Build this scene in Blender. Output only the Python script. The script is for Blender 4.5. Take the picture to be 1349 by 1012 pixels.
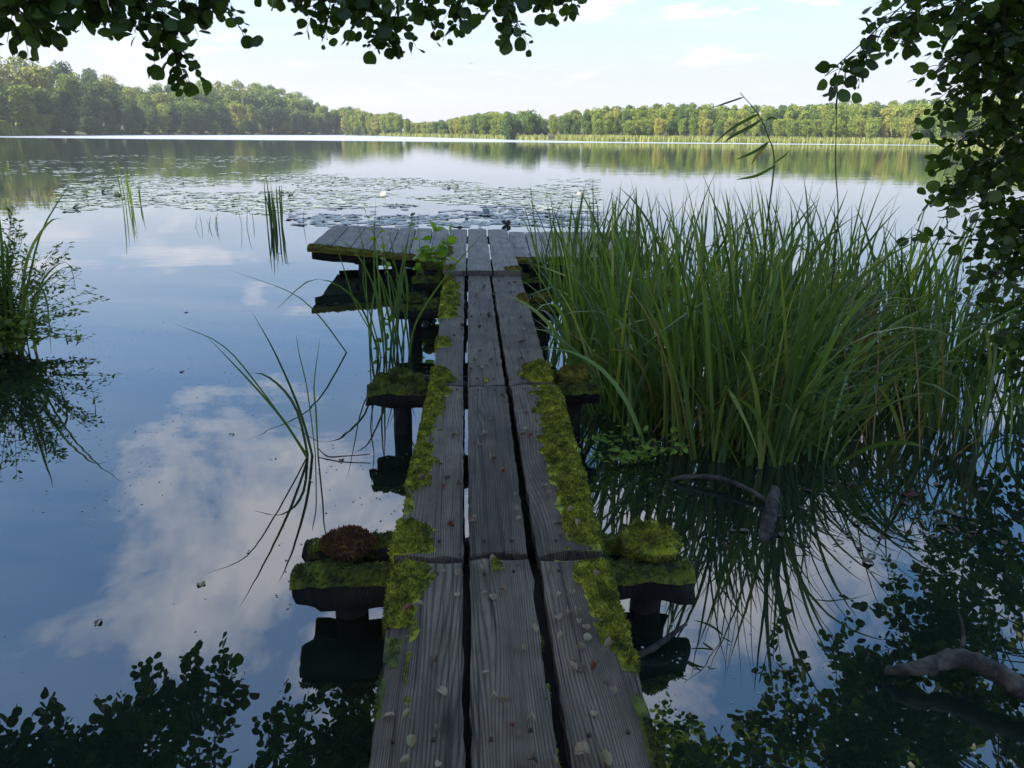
import bpy, math, random
import numpy as np
from mathutils import Vector, Matrix, noise as mnoise
for o in list(bpy.data.objects): bpy.data.objects.remove(o)
rng = np.random.default_rng(7); random.seed(7)
S = bpy.context.scene; COL = S.collection
R = math.radians
# ---------------------------------------------------------------- camera
CAM_H = 1.92
YAW, PITCH, ROLL = R(3.526), math.atan(332/1013), R(0.55)
cam = bpy.data.cameras.new('camera'); cam_o = bpy.data.objects.new('camera', cam); COL.objects.link(cam_o)
f_ = Vector((math.sin(YAW)*math.cos(PITCH), math.cos(YAW)*math.cos(PITCH), -math.sin(PITCH)))
r_ = Vector((math.cos(YAW), -math.sin(YAW), 0)); u_ = r_.cross(f_)
r2 = r_*math.cos(ROLL)+u_*math.sin(ROLL); u2 = u_*math.cos(ROLL)-r_*math.sin(ROLL)
cam_o.matrix_world = Matrix(((r2.x,u2.x,-f_.x,0),(r2.y,u2.y,-f_.y,0),(r2.z,u2.z,-f_.z,CAM_H),(0,0,0,1)))
cam.sensor_width = 36; cam.lens = 36*1013/1349; cam.clip_end = 5000; cam.clip_start = .05
S.camera = cam_o
HAZE = 0.00028
CLX, CLY, EXPO, WIOR = -1.237, -10.137, 1.95, 2.35
# ---------------------------------------------------------------- sky
SUN_AZ, SUN_EL = -112, 40            # degrees from +Y, clockwise positive
W = bpy.data.worlds.new('World'); S.world = W; W.use_nodes = True
nt = W.node_tree; nt.nodes.clear(); N = nt.nodes.new; LK = nt.links.new
def mth(nt, op, a, b=None, c=None, clamp=False):
    n = nt.nodes.new('ShaderNodeMath'); n.operation = op; n.use_clamp = clamp
    for i, v in enumerate((a, b, c)):
        if v is None: continue
        if isinstance(v, (int, float)): n.inputs[i].default_value = v
        else: nt.links.new(v, n.inputs[i])
    return n.outputs[0]
def mixc(nt, fac, a, b, blend='MIX'):
    n = nt.nodes.new('ShaderNodeMix'); n.data_type = 'RGBA'; n.blend_type = blend
    for i, v in ((0, fac), (6, a), (7, b)):
        if isinstance(v, (int, float)): n.inputs[i].default_value = v
        elif isinstance(v, tuple): n.inputs[i].default_value = (*v, 1)
        else: nt.links.new(v, n.inputs[i])
    return n.outputs[2]
def ramp(nt, fac, stops, interp='LINEAR'):
    n = nt.nodes.new('ShaderNodeValToRGB'); n.color_ramp.interpolation = interp
    e = n.color_ramp.elements
    while len(e) < len(stops): e.new(.5)
    for el, (p, c) in zip(e, stops):
        el.position = p; el.color = (*c, 1) if isinstance(c, tuple) else (c, c, c, 1)
    nt.links.new(fac, n.inputs[0]); return n.outputs[0]
def noi(nt, vec, scale, detail=4, rough=.55, dist=0, sc=None, loc=None):
    if sc or loc:
        m = nt.nodes.new('ShaderNodeMapping'); nt.links.new(vec, m.inputs[0])
        if sc: m.inputs['Scale'].default_value = sc
        if loc: m.inputs['Location'].default_value = loc
        vec = m.outputs[0]
    n = nt.nodes.new('ShaderNodeTexNoise'); nt.links.new(vec, n.inputs['Vector'])
    n.inputs['Scale'].default_value = scale; n.inputs['Detail'].default_value = detail
    n.inputs['Roughness'].default_value = rough; n.inputs['Distortion'].default_value = dist
    return n.outputs[0]
sky = N('ShaderNodeTexSky'); sky.sky_type = 'NISHITA'; sky.sun_disc = False
sky.sun_elevation = R(SUN_EL); sky.sun_rotation = R(SUN_AZ)
sky.air_density = 1.0; sky.dust_density = 0.7; sky.ozone_density = 3.0
tc = N('ShaderNodeTexCoord'); sp = N('ShaderNodeSeparateXYZ'); LK(tc.outputs['Generated'], sp.inputs[0])
zz = mth(nt, 'ADD', mth(nt, 'MAXIMUM', sp.outputs[2], 0.0), .10)
cb = N('ShaderNodeCombineXYZ'); LK(mth(nt,'DIVIDE',sp.outputs[0],zz), cb.inputs[0]); LK(mth(nt,'DIVIDE',sp.outputs[1],zz), cb.inputs[1])
n1 = noi(nt, cb.outputs[0], 1.6, 9, .62, .3, sc=(1,.8,1), loc=(CLX,CLY,1.7))
n2 = noi(nt, cb.outputs[0], .42, 3, .5, 0, loc=(4.2,9.1,0))
cl = mth(nt,'ADD', n1, mth(nt,'MULTIPLY', mth(nt,'SUBTRACT',n2,.5), .55))
cf = mth(nt,'MULTIPLY', ramp(nt, cl, [(.545,0.),(.605,.5),(.70,1.)]), .85)
thin = mth(nt,'MULTIPLY', ramp(nt, noi(nt, cb.outputs[0], .55, 7, .6, 1.2, sc=(.45,1.6,1), loc=(1,2,3)), [(.45,0.),(.7,1.)]), .20)
cf = mth(nt,'MAXIMUM', cf, thin)
gm = N('ShaderNodeGamma'); LK(sky.outputs[0], gm.inputs[0]); gm.inputs[1].default_value = .50      # evens out the range between zenith and horizon
hs = N('ShaderNodeHueSaturation'); LK(gm.outputs[0], hs.inputs['Color']); hs.inputs['Saturation'].default_value = 1.85; hs.inputs['Value'].default_value = 1.05
tint = mixc(nt, 1., hs.outputs[0], (1.05,.97,1.03), 'MULTIPLY')
skyc = mixc(nt, cf, tint, (3.15,3.12,3.25))
low = ramp(nt, sp.outputs[2], [(0.,.92),(.07,.80),(.13,.42),(.24,0.)])      # milky summer haze low in the sky
skyc = mixc(nt, low, skyc, (1.38,1.39,1.60))
bg = N('ShaderNodeBackground'); LK(skyc, bg.inputs[0]); bg.inputs[1].default_value = .15
wo = N('ShaderNodeOutputWorld'); LK(bg.outputs[0], wo.inputs[0])
sun = bpy.data.lights.new('sun','SUN'); sun.energy = 5.0; sun.angle = R(.53); sun.color = (1,.93,.82)
sun_o = bpy.data.objects.new('sun', sun); COL.objects.link(sun_o)
to_sun = Vector((math.sin(R(SUN_AZ))*math.cos(R(SUN_EL)), math.cos(R(SUN_AZ))*math.cos(R(SUN_EL)), math.sin(R(SUN_EL))))
sun_o.rotation_euler = to_sun.to_track_quat('Z','Y').to_euler(); sun_o.location = to_sun*60
S.view_settings.view_transform = 'Standard'; S.view_settings.look = 'None'
S.view_settings.exposure = EXPO; S.view_settings.gamma = 1; S.view_settings.use_curve_mapping = False
S.cycles.max_bounces = 8; S.cycles.transparent_max_bounces = 8
# ---------------------------------------------------------------- helpers
def mat(name):
    m = bpy.data.materials.new(name); m.use_nodes = True
    t = m.node_tree; b = t.nodes['Principled BSDF']; return m, t, b
def obj(name, me, m=None, parent=None, loc=None, label=None, cat=None, group=None, kind=None):
    o = bpy.data.objects.new(name, me); COL.objects.link(o)
    if m is not None and me is not None and not me.materials: me.materials.append(m)
    if parent is not None: o.parent = parent
    if loc is not None: o.location = loc
    if label: o['label'] = label
    if cat: o['category'] = cat
    if group: o['group'] = group
    if kind: o['kind'] = kind
    return o
def mesh(name, v, q, smooth=False):
    """v: (n,3), q: (m,4) quads (or (m,3) triangles)"""
    v = np.asarray(v, np.float32); q = np.asarray(q, np.int32); k = q.shape[1]
    me = bpy.data.meshes.new(name)
    me.vertices.add(len(v)); me.vertices.foreach_set('co', v.ravel())
    me.loops.add(q.size); me.loops.foreach_set('vertex_index', q.ravel())
    me.polygons.add(len(q)); me.polygons.foreach_set('loop_start', np.arange(0, q.size, k, dtype=np.int32))
    me.polygons.foreach_set('loop_total', np.full(len(q), k, np.int32))
    me.polygons.foreach_set('use_smooth', np.full(len(q), smooth, bool))
    me.update(calc_edges=True); me.validate(); return me
class MB:
    def __init__(s): s.v = []; s.q = []; s.n = 0
    def add(s, v, q):
        v = np.asarray(v, float); q = np.asarray(q, int)
        s.v.append(v); s.q.append(q+s.n); s.n += len(v)
    def mesh(s, name, smooth=False): return mesh(name, np.concatenate(s.v), np.concatenate(s.q), smooth)
def inst(tv, tq, mats):
    """copies of a template, mats (n,4,4)"""
    mats = np.asarray(mats); n = len(mats)
    v = np.einsum('nij,kj->nki', mats[:,:3,:3], tv) + mats[:,None,:3,3]
    q = tq[None] + (np.arange(n)*len(tv))[:,None,None]
    return v.reshape(-1,3), q.reshape(-1, tq.shape[1])
def frames(pos, d, nrm, scale):
    """4x4 from position, y axis d, approximate normal, scale"""
    pos = np.asarray(pos,float); d = np.asarray(d,float); nrm = np.asarray(nrm,float); n = len(pos)
    d = d/np.linalg.norm(d,axis=1,keepdims=True)
    x = np.cross(d, nrm); x /= np.linalg.norm(x,axis=1,keepdims=True)+1e-9
    z = np.cross(x, d); s = np.broadcast_to(np.asarray(scale,float).reshape(-1,1),(n,1))
    M = np.zeros((n,4,4)); M[:,:3,0]=x*s; M[:,:3,1]=d*s; M[:,:3,2]=z*s; M[:,:3,3]=pos; M[:,3,3]=1
    return M
def tube(mb, pts, rad, sides=6, cap=True, wob=0):
    pts = np.asarray(pts,float); n = len(pts); rad = np.broadcast_to(rad,(n,))
    tg = np.gradient(pts, axis=0); tg /= np.linalg.norm(tg,axis=1,keepdims=True)+1e-9
    ref = np.array([0,0,1.]) if abs(tg[:,2]).mean() < .8 else np.array([0,1.,0])
    v = []
    for i in range(n):
        a = np.cross(tg[i], ref); a /= np.linalg.norm(a)+1e-9; b = np.cross(tg[i], a)
        for k in range(sides):
            t = 2*math.pi*k/sides; rr = rad[i]*(1+wob*rng.uniform(-1,1))
            v.append(pts[i]+rr*(math.cos(t)*a+math.sin(t)*b))
    q = [(i*sides+k, i*sides+(k+1)%sides, (i+1)*sides+(k+1)%sides, (i+1)*sides+k) for i in range(n-1) for k in range(sides)]
    if cap:
        for i in (0, n-1):
            c = len(v); v.append(pts[i])
            q += [(i*sides+k, i*sides+(k+1)%sides, c, c) if False else (i*sides+k, i*sides+(k+1)%sides, i*sides+(k+2)%sides, c) for k in range(0, sides, 2)]
    mb.add(v, q)
def smooth_path(pts, n):
    """Catmull-Rom through pts"""
    p = np.asarray(pts,float); p = np.vstack([2*p[0]-p[1], p, 2*p[-1]-p[-2]]); m = len(p)-3
    out = []
    for t in np.linspace(0, m-1e-6, n):
        i = int(t); u = t-i; a,b,c,d = p[i:i+4]
        out.append(.5*((2*b)+(-a+c)*u+(2*a-5*b+4*c-d)*u*u+(-a+3*b-3*c+d)*u**3))
    return np.array(out)
def fbm(p, s=1., o=3): return mnoise.fractal(Vector(p)*s, 1., 2., o)
def unit(n):
    v = rng.normal(size=(n,3)); return v/np.linalg.norm(v,axis=1,keepdims=True)
FALL=[(-0.14,3.678),(-0.071,3.704),(0.087,3.717),(0.119,3.381),(0.161,3.245),(0.212,3.006),(0.203,2.874),(0.016,2.779),(-0.107,3.078),(-0.205,3.099),(-0.159,2.889),(-0.05,3.272),(-0.095,3.2),(-0.033,3.092),(-0.072,2.74),(0.281,3.167),(0.349,3.01),(0.35,2.751),(0.434,2.67),(0.352,2.655),(-0.09,2.395),(-0.036,2.393),(-0.04,2.261),(0.055,2.407),(0.092,2.479),(0.178,2.428),(0.057,2.262),(0.08,2.241),(0.115,2.27),(0.29,2.383),(0.309,2.235),(0.346,2.253),(0.289,2.117),(0.322,2.129),(0.356,2.136),(0.351,2.087),(0.368,2.051),(0.367,2.008),(0.281,2.004),(0.342,1.947),(0.201,2.05),(0.17,1.968),(0.047,1.858),(-0.106,1.895),(-0.211,1.973),(0.263,1.893),(0.3,1.868),(0.33,1.864),(0.365,1.865),(0.416,1.925),(0.376,1.757),(0.395,1.729),(0.335,1.68),(0.069,1.745),(0.097,1.735),(0.12,1.617),(0.113,1.644),(-0.216,1.694),(-0.171,1.688),(-0.086,1.645),(-0.146,1.603),(-0.164,1.535),(-0.082,1.528),(0.152,1.519),(0.207,1.516),(0.282,1.54),(0.329,1.518),(-0.079,1.786),(0.159,1.657),(0.445,2.311),(-0.191,2.125),(-0.155,2.156)]
FALL2=[(0.045,4.287),(0.207,4.282),(0.214,4.196),(0.126,3.92),(0.087,3.722),(0.027,3.605),(0.065,3.548),(-0.152,4.191),(-0.142,3.676),(-0.068,3.708),(-0.128,3.353),(-0.087,3.374),(0.123,3.389),(0.163,3.25),(0.326,4.029),(0.305,3.791),(0.323,3.654),(0.286,3.695),(0.368,3.652),(0.337,3.082),(0.367,2.75),(0.412,2.789),(0.019,2.789),(0.204,2.781)]
TA=[(-1.79,3.53,2.49),(-1.72,3.59,2.33),(-1.84,3.65,2.25),(-1.64,3.84,2.38),(-1.52,3.9,2.29),(-1.42,4.04,2.26),(-1.37,4.07,2.16),(-1.3,4.08,2.35),(-1.16,4.22,2.35),(-1.17,4.1,2.47),(-1.44,3.91,2.44),(-1.81,3.43,2.28),(-1.7,3.71,2.3)]
TB=[(-0.89,4.27,2.51),(-0.73,4.31,2.44),(-0.55,4.34,2.41),(-0.38,4.37,2.32),(-0.2,4.46,2.46),(-0.0,4.46,2.5),(0.27,4.36,2.4),(0.55,4.52,2.56),(0.36,4.44,2.54),(0.12,4.46,2.54),(-0.5,4.33,2.51),(-0.27,4.35,2.54),(-0.79,4.29,2.52)]
TC=[(1.87,4.19,2.16),(2.06,4.22,2.23),(2.23,4.22,2.4),(2.35,4.29,2.17),(2.35,4.14,2.5),(2.5,4.33,2.04),(2.55,4.29,2.26),(2.62,4.38,1.84),(2.74,4.42,1.92),(2.69,4.44,1.6),(2.83,4.46,1.45),(2.86,4.54,1.28),(2.86,4.34,1.72),(2.78,4.27,2.11),(2.69,4.18,2.44),(2.82,4.11,2.36),(2.94,4.17,2.0),(3.11,4.28,1.6),(3.16,4.46,1.32),(3.21,4.75,1.03),(3.42,4.58,0.92),(3.44,4.74,0.63),(3.6,4.56,0.42),(3.49,4.9,0.42),(3.12,4.15,2.23),(3.27,4.16,1.65),(3.51,4.26,0.99),(2.84,4.11,1.88),(2.51,4.17,2.47),(3.17,4.32,1.25),(2.27,4.18,2.54),(2.67,4.22,2.07),(2.64,4.08,2.57)]
NEAR_TUFT=[[(-0.96,4.46,-0.008),(-1.016,4.46,0.303),(-1.135,4.46,0.664),(-1.252,4.46,0.917)],
[(-0.979,4.46,-0.008),(-1.086,4.46,0.28),(-1.22,4.46,0.547),(-1.401,4.46,0.859)],
[(-0.988,4.46,-0.008),(-1.251,4.46,0.452),(-1.447,4.46,0.712),(-1.714,4.46,0.838)],
[(-0.997,4.46,0.003),(-1.061,4.46,0.304),(-1.227,4.46,0.475),(-1.419,4.46,0.477)],
[(-0.924,4.46,-0.019),(-0.911,4.46,0.302),(-0.902,4.46,0.496),(-0.837,4.46,0.801)],
[(-0.951,4.46,-0.008),(-0.986,4.46,0.401),(-1.038,4.46,0.593),(-1.073,4.46,0.71)]]
SIDE_TUFT=[[(-0.793,6.67,0.126),(-0.954,6.67,0.483),(-1.034,6.67,0.816),(-1.11,6.67,1.137)],
[(-0.74,6.67,0.104),(-0.784,6.67,0.617),(-0.782,6.67,0.946),(-0.749,6.67,1.377)],
[(-0.675,6.67,0.069),(-0.625,6.67,0.482),(-0.545,6.67,0.881),(-0.472,6.67,1.139)],
[(-0.775,6.67,0.084),(-0.882,6.67,0.617),(-0.866,6.67,0.946),(-0.913,6.67,1.264)],
[(-0.806,6.67,0.14),(-0.951,6.67,0.551),(-1.264,6.67,0.737),(-1.594,6.67,0.486)],
[(-0.641,6.67,0.069),(-0.587,6.67,0.617),(-0.608,6.67,0.946),(-0.632,6.67,1.138)],
[(-0.721,6.67,0.083),(-0.757,6.67,0.483),(-0.933,6.67,0.881),(-1.086,6.67,1.01)],
[(-0.574,6.67,0.068),(-0.506,6.67,0.482),(-0.515,6.67,0.815),(-0.519,6.67,1.075)],
[(-0.507,6.67,0.053),(-0.431,6.67,0.345),(-0.19,6.67,0.716),(0.174,6.67,1.14)]]
BANK_TUFT=[[(-4.088,7.0,0.073),(-3.99,7.0,0.423),(-3.783,7.0,1.027),(-3.459,7.0,1.509)],
[(-4.141,7.0,0.073),(-4.049,7.0,0.56),(-3.961,7.0,0.962),(-3.888,7.0,1.286)],
[(-4.061,7.0,0.037),(-3.882,7.0,0.763),(-3.638,7.0,1.125),(-3.479,7.0,1.158)],
[(-4.028,7.0,0.037),(-3.834,7.0,0.56),(-3.604,7.0,0.762),(-3.609,7.0,0.421)],
[(-3.951,6.9,0.064),(-3.768,6.9,0.646),(-3.592,6.9,0.545),(-3.575,6.9,0.061)],
[(-4.101,7.0,0.073),(-4.01,7.0,0.56),(-3.948,7.0,0.896),(-3.926,7.0,1.014)]]
REED_STEM=[(1.931,4.9,1.351),(1.933,4.9,1.75),(1.876,4.9,1.908),(1.795,4.9,2.04),(1.673,4.9,2.16)]
REED_LEAVES=[[(1.804,4.9,2.04),(1.737,4.9,2.004),(1.647,4.9,1.95),(1.546,4.9,1.86)],
[(1.817,4.9,2.005),(1.764,4.9,1.973),(1.628,4.9,1.905),(1.574,4.9,1.869)],
[(1.847,4.9,1.996),(1.878,4.9,2.019),(1.922,4.9,2.006)],
[(1.881,4.9,1.872),(1.807,4.9,1.794),(1.765,4.9,1.739)],
[(1.885,4.9,1.876),(1.781,4.9,1.817),(1.651,4.9,1.771)],
[(1.945,4.9,1.736),(1.845,4.9,1.671),(1.726,4.9,1.643)],
[(1.699,4.9,2.135),(1.608,4.9,2.103),(1.517,4.9,2.072)],
[(1.933,4.9,1.75),(2.001,4.9,1.796),(2.035,4.9,1.828)]]
LOG=[(1.538,2.297,0.03),(1.639,2.258,0.07),(1.795,2.264,0.1),(1.875,2.189,0.1),(1.95,2.092,0.08),(2.059,2.011,0.05)]
DEBRIS=[(-1.186,3.04,0.0),(-1.557,4.826,0.0),(-1.19,4.415,0.0),(-0.77,4.376,-0.0),(-1.512,2.776,0.0),(-2.363,6.255,0.0),(-3.076,8.472,0.0),(2.155,3.91,0.0),(2.102,3.459,0.0),(2.257,3.373,0.0),(2.616,3.699,0.0),(2.581,3.439,0.0),(1.711,3.396,0.0),(1.089,3.422,0.0),(1.909,3.236,0.0),(2.701,3.434,0.0),(2.642,3.89,0.0)]
CAN_L=[(a,d,ph) for a,d,ph in [(random.choice((random.uniform(-42,-4),random.uniform(-44,-24))),random.uniform(6.5,9.0),random.choice((random.uniform(36.3,45.5),random.uniform(36.3,45.5),random.uniform(44,49)))) for _ in range(125)]]
CAN_R=[(a,d,ph) for a,d,ph in [(random.uniform(17,46),random.uniform(6.5,9.2),random.choice((random.uniform(33,45.5),random.uniform(33,45.5),random.uniform(44,49)))) for _ in range(55)]]
# ---------------------------------------------------------------- materials
def objrand(t):
    n = t.nodes.new('ShaderNodeObjectInfo'); return n.outputs['Random'], n
def texc(t, kind='Object'):
    n = t.nodes.new('ShaderNodeTexCoord'); return n.outputs[kind]
def geo_pos(t):
    n = t.nodes.new('ShaderNodeNewGeometry'); return n.outputs['Position'], n
def bump(t, b, h, strength=.5, dist=.01):
    n = t.nodes.new('ShaderNodeBump'); n.inputs['Strength'].default_value = strength; n.inputs['Distance'].default_value = dist
    t.links.new(h, n.inputs['Height']); t.links.new(n.outputs[0], b.inputs['Normal']); return n
def wood(name, dark, mid, light, greenish=.0, scale=1.):
    m, t, b = mat(name)
    o = texc(t); rnd, _ = objrand(t)
    off = t.nodes.new('ShaderNodeVectorMath'); off.operation = 'MULTIPLY_ADD'
    cmb = t.nodes.new('ShaderNodeCombineXYZ')
    for i, k in enumerate((37., 91., 53.)): t.links.new(mth(t,'MULTIPLY',rnd,k), cmb.inputs[i])
    off.inputs[1].default_value = (1,1,1); t.links.new(o, off.inputs[0]); t.links.new(cmb.outputs[0], off.inputs[2])
    v = off.outputs[0]
    sxx = t.nodes.new('ShaderNodeSeparateXYZ'); t.links.new(v, sxx.inputs[0]); xs_ = sxx.outputs[0]
    # growth-ring contours stretched along the board
    f = noi(t, v, 1, 1.5, .4, .15, sc=(5.5*scale,.62*scale,3))
    band = mth(t,'PINGPONG', mth(t,'ADD', mth(t,'MULTIPLY', f, 20.), mth(t,'MULTIPLY', xs_, 105.)), .5)                    # 0..0.5
    band = mth(t,'MULTIPLY', band, 2.)
    fine = noi(t, v, 1, 5, .7, 0, sc=(250,3.0,60))
    crack = ramp(t, noi(t, v, 1, 3, .6, .2, sc=(62,1.0,20)), [(.36,0.),(.44,1.)])
    blotch = noi(t, v, 1, 5, .6, .3, sc=(7,3,7))
    h = mth(t,'ADD', mth(t,'MULTIPLY', ramp(t, band, [(.1,0.),(.6,1.)]), .30), mth(t,'MULTIPLY', fine, .85))
    h = mth(t,'MULTIPLY', h, mth(t,'ADD', mth(t,'MULTIPLY',crack,.5), .5))
    c = ramp(t, h, [(.22,dark),(.52,mid),(.95,light)])
    c = mixc(t, mth(t,'MULTIPLY', ramp(t, blotch, [(.35,1.),(.62,0.)]), .55), c, dark)
    if greenish: c = mixc(t, mth(t,'MULTIPLY', ramp(t, noi(t,v,4,5,.65), [(.5,0.),(.68,1.)]), greenish), c, (.035,.042,.012))
    # knots and old stains
    vo = t.nodes.new('ShaderNodeTexVoronoi'); vo.inputs['Scale'].default_value = 1.; mpv = t.nodes.new('ShaderNodeMapping'); mpv.inputs['Scale'].default_value = (4.5,1.6,1); t.links.new(v, mpv.inputs[0]); t.links.new(mpv.outputs[0], vo.inputs['Vector'])
    c = mixc(t, mth(t,'MULTIPLY', ramp(t, vo.outputs['Distance'], [(.05,1.),(.11,0.)]), .8), c, dark)
    stain = ramp(t, noi(t, v, 1, 4, .6, .5, sc=(9,1.3,4), loc=(3,8,1)), [(.52,0.),(.66,1.)])
    c = mixc(t, mth(t,'MULTIPLY', stain, .45), c, mixc(t, 1., c, (.42,.38,.33), 'MULTIPLY'))
    vr = t.nodes.new('ShaderNodeHueSaturation'); t.links.new(c, vr.inputs['Color'])
    t.links.new(mth(t,'ADD', mth(t,'MULTIPLY',rnd,.5), .75), vr.inputs['Value'])
    t.links.new(vr.outputs[0], b.inputs['Base Color'])
    b.inputs['Roughness'].default_value = .72; b.inputs['Specular IOR Level'].default_value = .3
    bump(t, b, h, .9, .006); return m
M_wood = wood('weathered_wood', (.017,.013,.0085), (.108,.082,.054), (.25,.196,.135), .3)
M_wood_pale = wood('skylit_pale_wood', (.075,.066,.05), (.22,.19,.145), (.40,.35,.275), .2)  # platform boards: paler tone is open-sky light put into the wood colour
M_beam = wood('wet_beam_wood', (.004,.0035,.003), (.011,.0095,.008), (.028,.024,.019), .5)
def leafmat(name, c1, c2, trans=.3, rough=.42, islands=True, c3=None, spec=.4):
    m, t, b = mat(name); t.nodes.remove(b); out = t.nodes['Material Output']
    g = t.nodes.new('ShaderNodeNewGeometry'); rnd, _ = objrand(t)
    r = mth(t,'FRACT', mth(t,'ADD', g.outputs['Random Per Island'], mth(t,'MULTIPLY',rnd,7.31)))
    st = [(0,c1),(.8,c2),(1,c3 or c2)]
    c = ramp(t, r, st)
    d = t.nodes.new('ShaderNodeBsdfPrincipled'); t.links.new(c, d.inputs['Base Color'])
    d.inputs['Roughness'].default_value = rough; d.inputs['Specular IOR Level'].default_value = spec
    tr = t.nodes.new('ShaderNodeBsdfTranslucent')
    t.links.new(mixc(t, 1., c, (1.0,1.15,.35), 'MULTIPLY'), tr.inputs[0])
    mx = t.nodes.new('ShaderNodeMixShader'); mx.inputs[0].default_value = trans
    t.links.new(d.outputs[0], mx.inputs[1]); t.links.new(tr.outputs[0], mx.inputs[2]); t.links.new(mx.outputs[0], out.inputs[0])
    return m
M_alder = leafmat('alder_leaf', (.035,.06,.014), (.08,.13,.022), .5, .42, c3=(.12,.17,.026))
M_reed = leafmat('reed_blade', (.06,.105,.02), (.19,.27,.045), .45, .34, c3=(.34,.33,.09), spec=.75)
M_reed_dk = leafmat('reed_blade_dark', (.045,.08,.02), (.11,.17,.036), .38, .36)
M_dryblade = leafmat('dry_blade', (.20,.13,.035), (.30,.2,.05), .4, .55)
M_shrub = leafmat('shrub_leaf', (.10,.15,.025), (.23,.28,.05), .5, .45)
M_bright = leafmat('sapling_leaf', (.16,.27,.03), (.26,.36,.045), .5, .45)
M_bank = leafmat('bank_leaf', (.012,.024,.008), (.03,.05,.013), .15, .6)
M_belt = leafmat('far_reed', (.14,.17,.04), (.24,.25,.075), .3, .6)
M_pad = leafmat('lily_pad', (.07,.085,.07), (.17,.19,.15), .0, .3, spec=.45)
def treemat(name, c1, c2, c3):
    m, t, b = mat(name); t.nodes.remove(b); out = t.nodes['Material Output']
    g = t.nodes.new('ShaderNodeNewGeometry'); rnd, _ = objrand(t)
    c = ramp(t, rnd, [(0,c1),(.5,c2),(1,c3)])
    c = mixc(t, .45, c, mixc(t, 1., c, ramp(t, g.outputs['Random Per Island'], [(0,.45),(1,1.6)]), 'MULTIPLY'))
    d = t.nodes.new('ShaderNodeBsdfDiffuse'); t.links.new(c, d.inputs[0])
    tr = t.nodes.new('ShaderNodeBsdfTranslucent'); t.links.new(c, tr.inputs[0])
    mx = t.nodes.new('ShaderNodeMixShader'); mx.inputs[0].default_value = .25
    t.links.new(d.outputs[0], mx.inputs[1]); t.links.new(tr.outputs[0], mx.inputs[2]); t.links.new(mx.outputs[0], out.inputs[0])
    return m
M_tree = [treemat('wood_foliage', (.10,.15,.03), (.145,.195,.04), (.19,.22,.048)),
          treemat('pale_foliage', (.15,.18,.04), (.20,.21,.05), (.24,.23,.06)),
          treemat('dark_foliage', (.055,.095,.036), (.075,.12,.036), (.095,.135,.04))]
m, t, b = mat('bark'); p = texc(t)
c = ramp(t, noi(t,p,6,6,.7,.3,sc=(1,1,.3)), [(.3,(.018,.015,.012)),(.7,(.085,.075,.062))]); t.links.new(c,b.inputs['Base Color'])
b.inputs['Roughness'].default_value=.85; bump(t,b,noi(t,p,14,6,.7,.3,sc=(1,1,.25)),.8,.02); M_bark = m
m, t, b = mat('twig_bark'); b.inputs['Base Color'].default_value=(.03,.024,.018,1); b.inputs['Roughness'].default_value=.8; M_twig = m
m, t, b = mat('driftwood'); p = texc(t)
c = ramp(t, noi(t,p,9,7,.7,.4), [(.38,(.006,.005,.0035)),(.5,(.04,.033,.022)),(.62,(.12,.10,.07))]); t.links.new(c,b.inputs['Base Color'])
b.inputs['Roughness'].default_value=.7; bump(t,b,noi(t,p,26,7,.75,.6),1.,.02); M_drift = m
def mossmat(name, c1, c2, c3):
    m, t, b = mat(name); p, g = geo_pos(t)
    n = noi(t, p, 16, 4, .6)
    c = ramp(t, n, [(.36,c1),(.56,c2),(.74,c3)])
    c = mixc(t, 1., c, ramp(t, g.outputs['Random Per Island'], [(0,.45),(1,1.4)]), 'MULTIPLY')
    t.links.new(c, b.inputs['Base Color']); b.inputs['Roughness'].default_value=.9; b.inputs['Specular IOR Level'].default_value=.1
    b.inputs['Sheen Weight'].default_value=.1
    bump(t,b,noi(t,p,140,3,.6),.8,.006); return m
M_moss = mossmat('green_moss', (.07,.085,.008), (.25,.255,.018), (.40,.38,.034))
M_moss_dk = mossmat('dark_moss', (.03,.038,.008), (.10,.115,.014), (.18,.185,.024))
M_moss_or = mossmat('yellow_moss', (.11,.085,.012), (.20,.165,.02), (.27,.22,.03))
M_moss_red = mossmat('rusty_moss', (.09,.03,.009), (.17,.065,.016), (.19,.10,.022))
m, t, b = mat('fallen_leaf'); rnd,_ = objrand(t)
c = ramp(t, rnd, [(0,(.50,.42,.26)),(.3,(.36,.31,.19)),(.5,(.18,.14,.09)),(.62,(.46,.43,.22)),(.84,(.27,.21,.13)),(.93,(.28,.08,.04)),(1,(.07,.05,.04))],'CONSTANT')
c = mixc(t,.5,c,mixc(t,1.,c,ramp(t,noi(t,texc(t),30,4),[(.3,.5),(.7,1.3)]),'MULTIPLY'))
t.links.new(c,b.inputs['Base Color']); b.inputs['Roughness'].default_value=.6; M_fall = m
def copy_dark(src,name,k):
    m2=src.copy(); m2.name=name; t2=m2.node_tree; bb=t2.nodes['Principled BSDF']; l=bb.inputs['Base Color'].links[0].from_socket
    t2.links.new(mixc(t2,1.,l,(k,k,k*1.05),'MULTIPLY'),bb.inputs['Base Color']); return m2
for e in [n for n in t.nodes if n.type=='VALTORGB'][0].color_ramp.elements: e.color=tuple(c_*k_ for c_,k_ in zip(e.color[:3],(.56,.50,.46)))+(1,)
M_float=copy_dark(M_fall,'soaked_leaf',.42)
m, t, b = mat('earth'); p,_ = geo_pos(t)
c = ramp(t, noi(t,p,.8,8,.7), [(.35,(.014,.013,.008)),(.5,(.028,.034,.012)),(.7,(.045,.058,.018))]); t.links.new(c,b.inputs['Base Color'])
b.inputs['Roughness'].default_value=.95; bump(t,b,noi(t,p,6,6,.7),.7,.05); M_earth = m
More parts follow.
